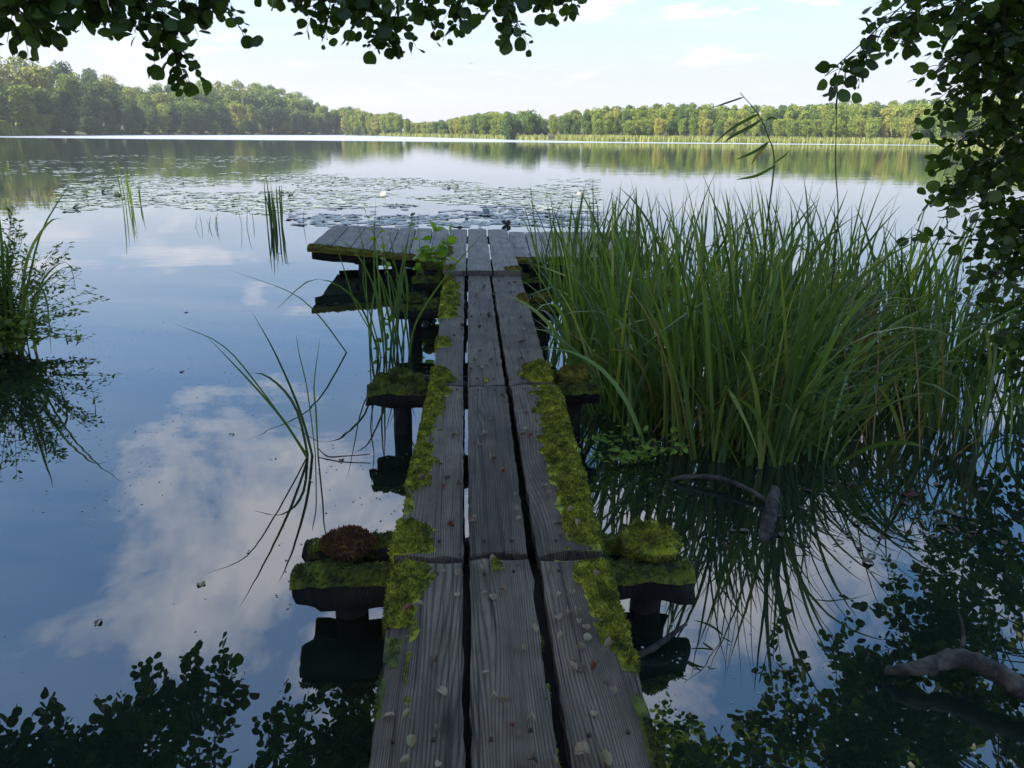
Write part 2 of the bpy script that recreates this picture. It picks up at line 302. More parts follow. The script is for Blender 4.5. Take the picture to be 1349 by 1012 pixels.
# water: dark turbid lake, nearly still by the jetty, wind-ruffled far out
m, t, b = mat('lake_water'); t.nodes.remove(b); out = t.nodes['Material Output']
p,_ = geo_pos(t); sx = t.nodes.new('ShaderNodeSeparateXYZ'); t.links.new(p, sx.inputs[0])
near = noi(t, p, 1.1, 3, .5, 0, sc=(.5,1.2,1)); mid = noi(t, p, .55, 4, .6, 0, sc=(.35,1.6,1))
band = mth(t,'MULTIPLY', ramp(t, mth(t,'DIVIDE', mth(t,'ADD', sx.outputs[1], mth(t,'MULTIPLY', mth(t,'SUBTRACT', noi(t,p,.03,3,.6,0,sc=(.25,1,1)),.5), 36.)), 400.), [(.385,0.),(.42,1.)]), 1.)
hsum = mth(t,'ADD', mth(t,'MULTIPLY',near,.0022), mth(t,'MULTIPLY', mid, mth(t,'MULTIPLY', ramp(t, mth(t,'DIVIDE',sx.outputs[1],100.), [(.08,0.),(.5,1.)]), .006)))
hsum = mth(t,'ADD', hsum, mth(t,'MULTIPLY', mth(t,'MULTIPLY', band, noi(t,p,1.6,3,.6,0,sc=(.6,1.3,1))), .06))
bn = t.nodes.new('ShaderNodeBump'); bn.inputs['Strength'].default_value=1; bn.inputs['Distance'].default_value=1; t.links.new(hsum,bn.inputs['Height'])
fr = t.nodes.new('ShaderNodeFresnel'); fr.inputs[0].default_value = WIOR; t.links.new(bn.outputs[0],fr.inputs['Normal'])
gl = t.nodes.new('ShaderNodeBsdfGlossy'); gl.inputs['Roughness'].default_value=.0; gl.inputs[0].default_value=(.97,.985,1,1); t.links.new(bn.outputs[0],gl.inputs['Normal'])
t.links.new(mth(t,'MULTIPLY', band, .38), gl.inputs['Roughness'])
df = t.nodes.new('ShaderNodeBsdfDiffuse'); t.links.new(ramp(t, noi(t,p,.7,4,.6), [(.35,(.008,.014,.009)),(.7,(.013,.021,.010))]), df.inputs[0])
mx = t.nodes.new('ShaderNodeMixShader'); t.links.new(fr.outputs[0],mx.inputs[0]); t.links.new(df.outputs[0],mx.inputs[1]); t.links.new(gl.outputs[0],mx.inputs[2])
t.links.new(mx.outputs[0],out.inputs[0]); M_water = m
# ---------------------------------------------------------------- water and terrain
obj('lake_water', mesh('lake_water', [(-850,-680,0),(850,-680,0),(850,1090,0),(-850,1090,0)], [(0,1,2,3)]), M_water, kind='structure')
RT = [(-180,2.35),(-150,2.7),(-120,4.2),(-100,6),(-80,8),(-60,10),(-50,13),(-42,24),(-37,70),(-33,205),(-29.5,215),(-20.7,272),(-14,318),(-9,345),(-5.5,295),(-1,246),(4.5,200),(10,183),(20,188),(30,200),(38,206),(43,70),(50,20),(60,9),(80,6),(100,5),(130,3.2),(180,2.35)]
def Rsh(a): return float(np.interp(a, [x for x,_ in RT], [y for _,y in RT]))
PROF = [(-60,.063),(-30.5,.063),(-28.3,.063),(-26.0,.059),(-23.7,.05),(-21.7,.036),(-20.8,.038),(-19.6,.042),(-15.7,.045),(-13.4,.041),(-10.9,.034),(-9.5,.021),(-7.7,.025),(-6.4,.018),(-4.8,.02),(-3.6,.009),(-1.2,.013),(.4,.018),(1.5,.021),(4.2,.023),(5.5,.017),(7.9,.024),(10,.028),(15.2,.031),(20.2,.029),(24.9,.032),(29.3,.034),(35.3,.036),(60,.036)]
def top(a): return (1.17 if a<-9.7 else 1.04)*float(np.interp(a, [x for x,_ in PROF], [y for _,y in PROF]))
OX, OY = 0., 3.
def ground_z(a, r):
    """terrain height: a in degrees from +Y round (0,3), r metres from there"""
    rr = Rsh(a); s = r-rr
    if rr < 60: return min(.06+.10*max(s,0), 1.2) if s > 0 else -.5
    if s < 0: return -.5
    base = .05+.03*min(s,12)
    hill = np.interp(a, [-40,-31,-24,-10,-8,-4,8,16,40], [16,15,13,10,4,1.5,3,4,5])
    return base + hill*np.interp(s, [8,110,400], [0,1,1.15])
angs = np.unique(np.concatenate([np.arange(-180,180,6.), np.arange(-44,46,1.)])); fr_ = [.9,.97,1.0,1.03]
rows = []; NA = len(angs)
for a in angs:
    rr = Rsh(a); rs = [rr*.92, rr-.02, rr+.15, rr+1.5, rr+6, rr+15, rr+40, rr+80, rr+130, rr+300, rr+700]
    rows.append([(OX+r*math.sin(R(a)), OY+r*math.cos(R(a)), -.4 if k==0 else (-.03 if k==1 else ground_z(a,r))) for k,r in enumerate(rs)])
nr = len(rows[0]); v = np.array(rows).reshape(-1,3)
q = [(i*nr+k, i*nr+k+1, ((i+1)%NA)*nr+k+1, ((i+1)%NA)*nr+k) for i in range(NA) for k in range(nr-1)]
obj('ground', mesh('ground', v, q, True), M_earth, kind='structure')
# ---------------------------------------------------------------- far trees
def crown_mesh(name, seed, n, lobes, wide, size, low=.05, conic=0.):
    g = np.random.default_rng(seed); P=[]; Nn=[]
    L=[]
    for i in range(lobes):
        h = g.uniform(low+.06, .90); w = wide*(math.sin(math.pi*min(1,(1-h)*1.05+.12))**.6)*(1-conic*h)
        a = g.uniform(0,2*math.pi); rr = w*g.uniform(.25,.8)
        s = g.uniform(.075,.15)
        L.append((rr*math.cos(a), rr*math.sin(a), min(h,1-s*.8), s))
    L.append((0,0,.87,.12)); L.append((0,0,.5,wide*.75)); 
    per = np.array([l[3]**2 for l in L]); per = (per/per.sum()*n).astype(int)
    for (x,y,z,s),k in zip(L,per):
        u = g.normal(size=(k,3)); u/=np.linalg.norm(u,axis=1,keepdims=True)
        rad = s*g.uniform(.75,1.08,(k,1))
        pp = np.array([x,y,z])+u*rad*np.array([1,1,.85]); P.append(pp); Nn.append(u)
    P=np.concatenate(P); P[:,2]*=1/np.percentile(P[:,2],99.7); Nn=np.concatenate(Nn); ok=P[:,2]>low*.55; P=P[ok]; Nn=Nn[ok]; n=len(P)
    nr_ = Nn+.75*g.normal(size=(n,3)); d=g.normal(size=(n,3))
    M=frames(P,d,nr_,size*g.uniform(.6,1.3,n))
    tv=np.array([(-.5,-.6,0),(.5,-.5,.1),(.4,.6,0),(-.5,.5,.12)]); tq=np.array([(0,1,2,3)])
    vv,qq=inst(tv,tq,M); return mesh(name,vv,qq)
mbt=MB(); tube(mbt,[(0,0,-.03),(.005,0,.12),(-.01,.005,.35),(0,0,.7)],[.022,.017,.012,.004],7)
trunk_me=mbt.mesh('trunk',True); trunk_me.materials.append(M_bark)
protos=[]
for k,(lb,wd,cn,lo) in enumerate([(44,.36,0,.06),(50,.42,0,.05),(36,.28,.1,.08),(44,.34,.2,.05),(54,.5,0,.03)]):
    for mi in range(3):
        me=crown_mesh('crown',100+k*7+mi,4800,lb,wd,.030,lo,cn); me.materials.append(M_tree[mi]); protos.append((me,mi,k))
def far_tree(a, r, h, mi, k, label, group, sx=1.):
    me=[p for p in protos if p[1]==mi and p[2]==k][0][0]
    o=obj(TREENAME[k],None,loc=(OX+r*math.sin(R(a)),OY+r*math.cos(R(a)),ground_z(a,r)-.15),label=label,cat='tree',group=group)
    o.rotation_euler=(0,0,random.uniform(0,6.28)); o.scale=(h*sx,h*sx,h)
    obj('crown',me,parent=o); obj('trunk',trunk_me,parent=o); return o
TREENAME=['beech_tree','oak_tree','ash_tree','alder_tree','round_tree']
def row(a0,a1,off,sp,hf,mats,kinds,label,group,jit=.06,sx=1.):
    a=a0
    while a<a1:
        r=Rsh(a)+off*random.uniform(.8,1.2); z=ground_z(a,r)
        htop=r*top(a)+CAM_H-z
        h=max(3.2, htop*hf*1.06*random.uniform(1-jit,1+jit*.35))
        mi=random.choices((0,1,2),mats)[0]; far_tree(a,r,h,mi,random.choice(kinds),['mid green ','pale yellow green ','dark green '][mi]+label,group,sx*random.uniform(.68,.95))
        a+=math.degrees(.70*sp*random.uniform(.7,1.3)*max(.55,h/13)/r)
def zone(a0,a1,rows_,lab,grp):
    for (off,sp,hf,mats,kinds,what) in rows_: row(a0,a1,off,sp,hf,mats,kinds,what+' '+lab,grp)
zone(-36,-24,[(5,7,.60,(2,1,4),(0,1,3),'leafy tree at the water edge'),(16,7.5,.82,(2,3,2),(0,1),'tall leafy tree behind the water edge row'),(32,8,.95,(2,4,1),(0,1),'high tree on the rising bank')],'at far left','tall wood on the far left shore')
zone(-24,-9.8,[(5,7.5,.58,(2,.4,6),(0,1,3),'leafy tree at the water edge'),(18,8,.78,(3,.5,4),(0,1),'round crowned tree in the middle rows'),(38,8.5,.90,(4,1,2),(0,1),'round crowned tree high on the slope'),(66,9,1.0,(4,1.2,1),(0,1),'round crowned tree along the ridge')],'on the wooded far hill','wooded hill beyond the lake')
zone(-9.8,-4.0,[(10,6,.9,(3,3,1),(1,4,0),'small round tree on the shore'),(26,6,1.0,(3,2,2),(0,1,2),'taller tree standing back from the shore')],'right of the wooded hill','trees on the low far shore')
zone(-4.0,3.0,[(14,5,.9,(3,2,1),(1,4,3),'low tree on the flat shore'),(40,6,1.0,(3,1,3),(0,1),'leafy tree'),(60,8,1.0,(3,1,3),(0,1),'distant tree')],'amid the far shore gap','trees in the gap of the far shore')
far_tree(3.2,207,6.9,2,4,'dark round bushy tree standing at the water, left one of the pair near mid shore','pair of round trees',.95)
far_tree(4.6,207,7.1,2,4,'dark round bushy tree standing at the water, right one of the pair near mid shore','pair of round trees',1.0)
zone(3,8,[(22,5,.9,(3,1,2),(1,3,4),'tree behind the round pair'),(50,9,1.0,(4,2,1),(0,1,3),'far tree behind the round pair')],'on the far shore','trees behind the round pair')
zone(8,41,[(16,7,.60,(3,.8,2),(3,1,4),'bushy alder in the front row'),(24,6,.86,(5,.6,2),(3,0,2),'straight alder in the second row'),(38,6.5,.95,(5,.6,1),(3,0,2),'tall alder in the back row'),(60,8,1.04,(3,0.4,2),(2,3),'slim tree top showing above the back row')],'on the right far shore','even alder wood on the right shore')
def fringe(a0,a1,sp,h0,h1,mats,label,group):
    a=a0
    while a<a1:
        r=Rsh(a)+random.uniform(1.5,4); h=random.uniform(h0,h1); mi=random.choices((0,1,2),mats)[0]; far_tree(a,r,h,mi,4,['mid green ','pale yellow green ','dark green '][mi]+label,group,random.uniform(1.1,1.6)).name='shore_bush'
        a+=math.degrees(sp*random.uniform(.7,1.3)/r)
fringe(-35,-24,3.5,2.6,5.5,(3,1,3),'low bush overhanging the water at the far left','bushes on the far left shore')
fringe(-24,-9.6,4.0,2.6,5.5,(3,.6,4),'low bush at the foot of the wooded hill','bushes below the wooded hill')
fringe(-9.6,3,5,1.6,3.2,(3,3,2),'low bush on the middle far shore','bushes on the middle far shore')
# far reed belts (nobody could count these)
def belt(a0,a1,h,n,depth,label,w=(.10,.2)):
    a=rng.uniform(a0,a1,n); r=np.array([Rsh(x) for x in a])+rng.uniform(-1.5,depth,n)
    P=np.stack([OX+r*np.sin(np.radians(a)),OY+r*np.cos(np.radians(a)),np.full(n,-.05)],1)
    d=np.stack([rng.normal(0,.12,n),rng.normal(0,.12,n),np.ones(n)],1); nn=np.stack([rng.normal(0,.6,n),-np.ones(n),np.zeros(n)],1)
    M=frames(P,d,nn,1.); hh=h*rng.uniform(.7,1.15,n); ww=rng.uniform(*w,n)
    M[:,:3,0]*=ww[:,None]; M[:,:3,1]*=hh[:,None]
    tv=np.array([(-.5,0,0),(.5,0,0),(.35,.6,.0),(.0,1,.0),(-.35,.6,0)]); tq=np.array([(0,1,2,4),(4,2,3,3)])
    tv=np.array([(-.5,0,0),(.5,0,0),(.40,.6,0),(-.4,.6,0),(.06,1,0),(-.06,1,0)]); tq=np.array([(0,1,2,3),(3,2,4,5)])
    vv,qq=inst(tv,tq,M); obj('reed_belt',mesh('reed_belt',vv,qq),M_belt,label=label,cat='reeds',kind='stuff')
belt(6.5,42,1.5,9000,7,'pale yellow green reed belt along the right far shore')
belt(-6,6,1.3,2500,5,'thin pale reed belt along the middle far shore')
belt(-35,-27,2.2,1500,4,'green reeds along the far left shore')
# ---------------------------------------------------------------- jetty
jetty=obj('wooden_jetty',None,loc=(0,0,0),label='old mossy wooden jetty running out to a T shaped platform',cat='jetty')
def board(name,c,th,m,parent,seed,ny=26,nx=5,rag=.004,label=None):
    """c: near-left, near-right, far-right, far-left top corners; local frame at the middle"""
    c=np.array(c,float); o=c.mean(0)
    g=np.random.default_rng(seed); V=[]; 
    us=np.linspace(0,1,nx); vs=np.concatenate([[0],np.linspace(.006,.994,ny-2),[1]])
    for j,vv in enumerate(vs):
        for i,u in enumerate(us):
            P=(1-vv)*((1-u)*c[0]+u*c[1])+vv*((1-u)*c[3]+u*c[2])-o
            if i in (0,nx-1): P=P+[g.normal(0,rag)*.6,0,-.006+g.normal(0,.0015)]
            if j in (0,len(vs)-1): P=P+[0,g.normal(0,rag*2.2),-.004]
            P=P+[0,0,.004*fbm((P[0]*2+seed,P[1]*1.2,0),1,2)]
            V.append(P)
    n=len(V); V=V+[v-np.array([0,0,th]) for v in V]; ny_=len(vs); Q=[]
    for j in range(ny_-1):
        for i in range(nx-1):
            a=j*nx+i; Q.append((a,a+1,a+nx+1,a+nx)); Q.append((n+a,n+a+nx,n+a+nx+1,n+a+1))
    for j in range(ny_-1):
        a=j*nx; Q.append((a,a+nx,n+a+nx,n+a)); a=j*nx+nx-1; Q.append((a,n+a,n+a+nx,a+nx))
    for i in range(nx-1):
        Q.append((i,n+i,n+i+1,i+1)); a=(ny_-1)*nx+i; Q.append((a,a+1,n+a+1,n+a))
    return obj(name,mesh(name,V,Q),m,parent,loc=o,label=label)
def beam(name,p0,p1,w,h,m,parent,seed,amp=.012,sec=14):
    """squared timber along p0-p1 (centre line), rounded worn corners"""
    p0=np.array(p0,float); p1=np.array(p1,float); d=p1-p0; L=np.linalg.norm(d); d/=L
    s=np.cross(d,[0,0,1.]); s/=np.linalg.norm(s); u=np.cross(s,d)
    prof=[(-.47,-.27),(-.30,-.45),(0,-.5),(.30,-.45),(.47,-.27),(.5,0),(.47,.27),(.30,.45),(0,.5),(-.30,.45),(-.47,.27),(-.5,0)]
    V=[];k=len(prof)
    for j in range(sec):
        tt=j/(sec-1); e=.86 if j in (0,sec-1) else 1.
        for a,b_ in prof:
            P=p0+d*(tt*L)+s*a*w*e+u*b_*h*e
            nz=np.array([fbm(P*1+seed,7,3),fbm(P+seed+9,7,3),fbm(P+seed+21,7,3)])
            V.append(P+nz*amp)
    Q=[(j*k+i,j*k+(i+1)%k,(j+1)*k+(i+1)%k,(j+1)*k+i) for j in range(sec-1) for i in range(k)]
    for j in (0,sec-1):
        c_=len(V); V.append(np.mean(V[j*k:j*k+k],0)); Q+=[(j*k+i,j*k+i+1,j*k+(i+2)%k,c_) for i in range(0,k,2)]
    o=(p0+p1)/2
    return obj(name,mesh(name,np.array(V)-o,Q,True),m,parent,loc=o)
def post(x,y,zt,r,parent,seed,m=None,zb=-.9):
    g=np.random.default_rng(seed); k=14; zs=np.concatenate([np.linspace(zb,zt-.02,12),[zt]]); V=[]
    for j,z in enumerate(zs):
        for i in range(k):
            a=2*math.pi*i/k; rr=r*(1+.22*fbm((math.cos(a)*2+seed,math.sin(a)*2,z*3),1,3))*(.86 if j==len(zs)-1 else 1)
            V.append((rr*math.cos(a),rr*math.sin(a),z+(.012*fbm((a+seed,0,0),2,2) if j>=len(zs)-2 else 0)))
    Q=[(j*k+i,j*k+(i+1)%k,(j+1)*k+(i+1)%k,(j+1)*k+i) for j in range(len(zs)-1) for i in range(k)]
    b0=(len(zs)-1)*k; V.append((0,0,zt+.004)); c=len(V)-1
    Q+=[(b0+i,b0+i+1,b0+(i+2)%k,c) for i in range(0,k,2)]
    return obj('post',mesh('post',V,Q,False),m or M_beam,parent,loc=(x,y,0))
# moss: lumpy cushion under thousands of short shoots
def moss(name,surf,nu,nv,shoots,m,parent,seed,thick=.022,hh=.011,label=None):
    """surf(u,v) -> point, normal, cover(0..1)"""
    g=np.random.default_rng(seed); V=[];T=[]; inv=np.array(parent.location) if parent is not None else np.zeros(3)
    us=np.linspace(0,1,nu); vs=np.linspace(0,1,nv); P=np.zeros((nv,nu,3)); Hh=np.zeros((nv,nu)); NN=np.zeros((nv,nu,3))
    for j,b_ in enumerate(vs):
        for i,a in enumerate(us):
            p,nrm,cov=surf(a,b_); p=np.array(p,float); nrm=np.array(nrm,float)
            lump=.55+.45*fbm(p+seed,11,3)+.55*fbm(p+seed+5,28,2)
            Hh[j,i]=cov*thick*max(.1,lump)-.004; P[j,i]=p+nrm*Hh[j,i]; NN[j,i]=nrm
    Vb=P.reshape(-1,3)-inv; Q=[(j*nu+i,j*nu+i+1,(j+1)*nu+i+1,(j+1)*nu+i) for j in range(nv-1) for i in range(nu-1) if max(Hh[j,i],Hh[j,i+1],Hh[j+1,i],Hh[j+1,i+1])>-.002]
    if not Q: return None
    fu=g.uniform(0,nu-1.001,shoots); fv=g.uniform(0,nv-1.001,shoots); iu=fu.astype(int); iv=fv.astype(int); du=(fu-iu)[:,None]; dv=(fv-iv)[:,None]
    bl=lambda A:(1-dv)*((1-du)*A[iv,iu]+du*A[iv,iu+1])+dv*((1-du)*A[iv+1,iu]+du*A[iv+1,iu+1])
    base=bl(P); hv=bl(Hh[...,None])[:,0]; nn=bl(NN); ok=hv>.001; base=base[ok]; nn=nn[ok]; n=len(base)
    d=nn+.55*g.normal(size=(n,3)); M=frames(base-inv-nn*.003,d,g.normal(size=(n,3)),hh*g.uniform(.6,1.4,n))
    tv=np.array([(-.22,0,0),(.22,0,0),(.26,.6,.05),(-.26,.6,.05),(.05,1.1,-.06),(-.05,1.1,-.06)]); tq=np.array([(0,1,2,3),(3,2,4,5)])
    v2,q2=inst(tv,tq,M); mb=MB(); mb.add(Vb,Q); mb.add(v2,q2)
    o=obj(name,mb.mesh(name,False),m,parent); o['kind']='stuff'
    if label: o['label']=label
    return o
def strip_moss(y0,y1,edge,inner,z,parent,seed,m=None,thick=.024,dens=42000,holes=.0,lip=.035):
    """moss along a board edge. edge(y) outer x, inner(y) inner x; hangs a little over the edge"""
    w=abs(inner((y0+y1)/2)-edge((y0+y1)/2))+lip
    nv=max(6,int((y1-y0)/.022)); nu=max(5,int(w/.014)); ph=seed*3.7
    def surf(u,v):
        y=y0+(y1-y0)*v; e=edge(y); i_=inner(y)+.03*fbm((ph,y*6,0),1,3)*np.sign(inner(y)-e); sg=np.sign(i_-e)
        lipu=lip/w
        cov=min(1,(1-u)/.45)*min(1,v/.08,(1-v)/.08); cov=float(np.clip(cov*1.15+.55*fbm((e*20+u*5,y*14,ph),1,3)*(1.2-cov),0,1))
        cov*=1 if not holes else float(np.clip((fbm((ph+y*5,u*2,3),1,3)+.35-holes)*4,0,1))
        if u<lipu:
            k=1-u/lipu; return (e-sg*.004*k,y,z-k*.05),(-sg*(.3+.6*k),0,1-.5*k),cov*(1-.4*k)
        uu=(u-lipu)/(1-lipu); return (e+(i_-e)*uu,y,z),(0,0,1),cov
    return moss('moss',surf,nu,nv,int((y1-y0)*w*dens),m or M_moss,parent,seed,thick)
def cap_moss(c,r,z,parent,seed,m,thick=.03,n=2600,hang=.05,hh=.012):
    def surf(u,v):
        a=2*math.pi*v; k=u
        if k<.7:
            rr=r*1.0*k/.7; return (c[0]+rr*math.cos(a),c[1]+rr*math.sin(a),z),(.4*math.cos(a)*k,.4*math.sin(a)*k,1),1.
        t_=(k-.7)/.3; return (c[0]+r*1.01*math.cos(a),c[1]+r*1.01*math.sin(a),z-t_*hang*(1+.5*fbm((a,seed,0),1,2))),(math.cos(a),math.sin(a),.4),1-.75*t_
    return moss('moss',surf,9,28,n,m,parent,seed,thick,hh)
def beam_moss(x0,x1,y,w,z,parent,seed,m,thick=.022,dens=30000,holes=0.):
    def surf(u,v):
        x=x0+(x1-x0)*v; yy=y+(u-.5)*w*1.15; e=abs(u-.5)*2
        cov=min(1,v/.08+.3,(1-v)/.08+.3)
        if holes: cov*=float(np.clip((fbm((x*6+seed,u*2,1),1,3)+.4-holes)*4,0,1))
        return (x,yy,z-.012*e*e-.03*max(0,e-.6+.25*fbm((x*9,seed,u),1,2))/.4),(0,(u-.5)*1.4,1),cov*(1 if e<.75 else .5)*float(np.clip(.95+.9*fbm((x*8+seed,2,u*3),1,3),.15,1.5))
    return moss('moss',surf,9,max(8,int(abs(x1-x0)/.018)),int(abs(x1-x0)*w*dens),m,parent,seed,thick)
DZ=.42; TH=.055
def plank4(y0,y1,l0,r0,l1,r1,z0=DZ,z1=None,m=M_wood,seed=0,ny=30,rag=.004,name='plank'):
    z1=z0 if z1 is None else z1
    return board(name,[(l0,y0,z0),(r0,y0,z0),(r1,y1,z1),(l1,y1,z1)],TH,m,jetty,seed,ny,rag=rag)
# the three-board walkway, four lengths
s1=[plank4(-1.2,2.49,-.19,-.012,-.272,-.022,seed=1,ny=60),plank4(-1.2,2.50,-.002,.20,.004,.226,seed=2,ny=60),plank4(-1.2,2.485,.20,.42,.266,.506,seed=3,ny=60)]
s2=[plank4(2.53,4.545,-.278,-.022,-.222,-.025,seed=4,ny=40,z0=.424),plank4(2.535,4.54,.002,.222,.008,.242,seed=5,ny=40,z0=.421),plank4(2.53,4.55,.256,.505,.274,.562,seed=6,ny=40,z0=.424)]
s3=[plank4(4.575,8.43,-.222,-.026,-.214,-.016,seed=7,ny=50),plank4(4.57,8.44,.004,.236,.026,.258,seed=8,ny=50),plank4(4.58,8.43,.266,.53,.286,.60,seed=9,ny=50)]
s4=[plank4(8.40,12.55,-.235,.0,-.25,.02,z0=.475,z1=.43,m=M_wood_pale,seed=10,ny=40),plank4(8.42,12.58,.016,.285,.045,.33,z0=.475,z1=.43,m=M_wood_pale,seed=11,ny=40),plank4(8.40,12.55,.305,.60,.36,.665,z0=.475,z1=.43,m=M_wood_pale,seed=12,ny=40)]
# the platform wings, boards laid the same way; the left wing tips up at its outer end
lw=[];xs=np.linspace(-2.1,-.24,8); xf=np.linspace(-2.16,-.27,8)
def zl(x,far): return np.interp(x,[-2.16,-.24],[.445,.385] if far else [.45,.285])
for k in range(7):
    a,b_,c_,d_=xs[k]+.007,xs[k+1]-.007,xf[k+1]-.007,xf[k]+.007; jy=random.uniform(-.05,.05)
    lw.append(board('plank',[(a,10.42+jy*.5,zl(a,0)),(b_,10.42+jy*.5,zl(b_,0)),(c_,12.9+jy,zl(c_,1)),(d_,12.9+jy,zl(d_,1))],.06,M_wood_pale,jetty,30+k,24))
rw=[];xs=np.linspace(.62,2.5,8); xf=np.linspace(.70,2.62,8)
for k in range(7):
    a,b_,c_,d_=xs[k]+.007,xs[k+1]-.007,xf[k+1]-.007,xf[k]+.007; jy=random.uniform(-.05,.05)
    rw.append(board('plank',[(a,10.4+jy*.5,.285),(b_,10.4+jy*.5,.285),(c_,12.8+jy,.36),(d_,12.8+jy,.36)],.06,M_wood_pale,jetty,40+k,24))
# platform bearers
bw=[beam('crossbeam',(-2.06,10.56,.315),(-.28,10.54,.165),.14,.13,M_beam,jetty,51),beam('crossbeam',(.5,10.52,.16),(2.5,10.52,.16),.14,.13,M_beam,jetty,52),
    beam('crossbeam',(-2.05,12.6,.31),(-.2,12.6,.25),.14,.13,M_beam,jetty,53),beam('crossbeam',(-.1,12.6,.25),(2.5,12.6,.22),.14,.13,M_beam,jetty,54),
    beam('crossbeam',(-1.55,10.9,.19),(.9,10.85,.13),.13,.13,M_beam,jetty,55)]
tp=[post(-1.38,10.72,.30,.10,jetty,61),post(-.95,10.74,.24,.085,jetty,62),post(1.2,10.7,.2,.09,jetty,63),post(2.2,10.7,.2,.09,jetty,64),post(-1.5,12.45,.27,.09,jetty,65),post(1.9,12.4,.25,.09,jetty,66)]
# trestles: a pair of beams gripping two posts, under each joint of the walkway
bents=[(2.715,2.905,-.70,.905,-.49,.75,.125,.165,.178,.325),(4.74,4.93,-.64,.86,-.43,.70,.11,.14,.285,.42),(7.12,7.32,-.70,.86,-.49,.72,.11,.115,.30,.44),(8.56,8.78,-.60,.95,-.42,.80,.12,.14,.285,.50)]
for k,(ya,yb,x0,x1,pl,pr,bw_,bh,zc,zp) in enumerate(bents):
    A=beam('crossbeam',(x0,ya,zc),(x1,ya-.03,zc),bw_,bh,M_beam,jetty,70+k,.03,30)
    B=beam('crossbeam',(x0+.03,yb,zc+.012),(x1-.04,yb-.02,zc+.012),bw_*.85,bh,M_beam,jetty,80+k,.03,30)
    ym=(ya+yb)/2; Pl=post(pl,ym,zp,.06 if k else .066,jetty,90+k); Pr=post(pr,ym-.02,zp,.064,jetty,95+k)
    zt=zc+bh/2
    beam_moss(x0,-.25,ya,bw_,zt,A,200+k,M_moss_dk,.035,34000); beam_moss(.5,x1,ya-.03,bw_,zt,A,210+k,M_moss_dk,.035,34000)
    beam_moss(x0+.03,-.28,yb,bw_*.85,zt+.012,B,220+k,M_moss_dk,.035,30000); beam_moss(.55,x1-.04,yb-.02,bw_*.85,zt+.012,B,230+k,M_moss_dk,.03,30000)
    if k==0:
        cap_moss((pl,ym),.078,zp,Pl,240,M_moss_red,.05,5200,.03,.016)
        cap_moss((pr,ym-.02),.10,zp-.005,Pr,241,M_moss,.06,5200,.06,.012)
    elif k==1:
        cap_moss((pl,ym),.072,zp,Pl,242,M_moss_dk,.025,2200); cap_moss((pr,ym-.02),.08,zp,Pr,243,M_moss_or,.045,2600,.07)
    else:
        cap_moss((pl,ym),.072,zp,Pl,244+k,M_moss_dk,.025,1500); cap_moss((pr,ym-.02),.078,zp,Pr,250+k,M_moss_or if k==2 else M_moss_dk,.03,1500)
cap_moss((-1.38,10.72),.13,.33,tp[0],260,M_moss_or,.06,2600,.10); cap_moss((-.95,10.74),.11,.27,tp[1],261,M_moss_or,.05,2000,.08)
beam('gap_darkener',(-.012,-1.1,.30),(-.02,2.45,.30),.07,.09,M_beam,jetty,58,.006,10); beam('gap_darkener',(.245,-1.1,.30),(.25,2.45,.30),.07,.09,M_beam,jetty,59,.006,10)  # hidden beams added under the board gaps to keep bright water out
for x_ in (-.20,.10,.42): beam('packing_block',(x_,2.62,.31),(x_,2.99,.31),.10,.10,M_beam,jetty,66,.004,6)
# moss along the boards
E1=lambda y:np.interp(y,[-1.2,2.49],[-.19,-.272]); E2=lambda y:np.interp(y,[2.53,4.545],[-.278,-.222]); E3=lambda y:np.interp(y,[4.575,8.43],[-.222,-.214])
strip_moss(2.10,2.485,E1,lambda y:np.interp(y,[2.1,2.25,2.49],[-.19,-.135,-.125]),DZ,s1[0],300,thick=.034,dens=60000)
strip_moss(1.70,2.12,E1,lambda y:np.interp(y,[1.7,1.95,2.12],[-.215,-.2,-.19]),DZ,s1[0],301,m=M_moss_dk,thick=.014,dens=70000,holes=.25)
strip_moss(1.72,2.2,lambda y:-.190,lambda y:-.165,DZ,s1[0],302,thick=.014,dens=45000,holes=.15,lip=.004)
strip_moss(2.54,2.80,E2,lambda y:np.interp(y,[2.54,2.7,2.8],[-.10,-.13,-.2]),.424,s2[0],303,thick=.05,dens=60000)
strip_moss(2.86,3.05,E2,lambda y:-.225,.424,s2[0],304,thick=.02,holes=.1)
strip_moss(3.08,3.62,E2,lambda y:np.interp(y,[3.08,3.3,3.62],[-.175,-.145,-.16]),.424,s2[0],305,thick=.034,dens=52000)
strip_moss(3.62,3.95,E2,lambda y:-.15,.424,s2[0],306,thick=.03,dens=45000,holes=.05)
strip_moss(3.95,4.54,E2,lambda y:np.interp(y,[3.95,4.2,4.54],[-.15,-.12,-.09]),.424,s2[0],307,thick=.036,dens=45000)
strip_moss(4.58,4.95,E3,lambda y:np.interp(y,[4.58,4.8,4.95],[-.06,-.08,-.17]),DZ,s3[0],308,thick=.05,dens=45000)
strip_moss(5.45,5.72,E3,lambda y:-.12,DZ,s3[0],309,thick=.03,dens=36000)
strip_moss(6.35,8.0,E3,lambda y:np.interp(y,[6.35,7,8.0],[-.06,-.05,-.07]),DZ,s3[0],310,thick=.06,dens=30000,holes=.02)
strip_moss(8.0,8.4,E3,lambda y:-.12,DZ,s3[0],311,thick=.045,dens=26000,m=M_moss_or)
F1=lambda y:np.interp(y,[-1.2,2.485],[.42,.506]); F2=lambda y:np.interp(y,[2.53,4.55],[.505,.562]); F3=lambda y:np.interp(y,[4.58,8.43],[.53,.60])
strip_moss(1.86,2.48,F1,lambda y:np.interp(y,[1.86,2.0,2.25,2.4,2.48],[.445,.40,.385,.35,.315]),DZ,s1[2],320,thick=.03,dens=60000)
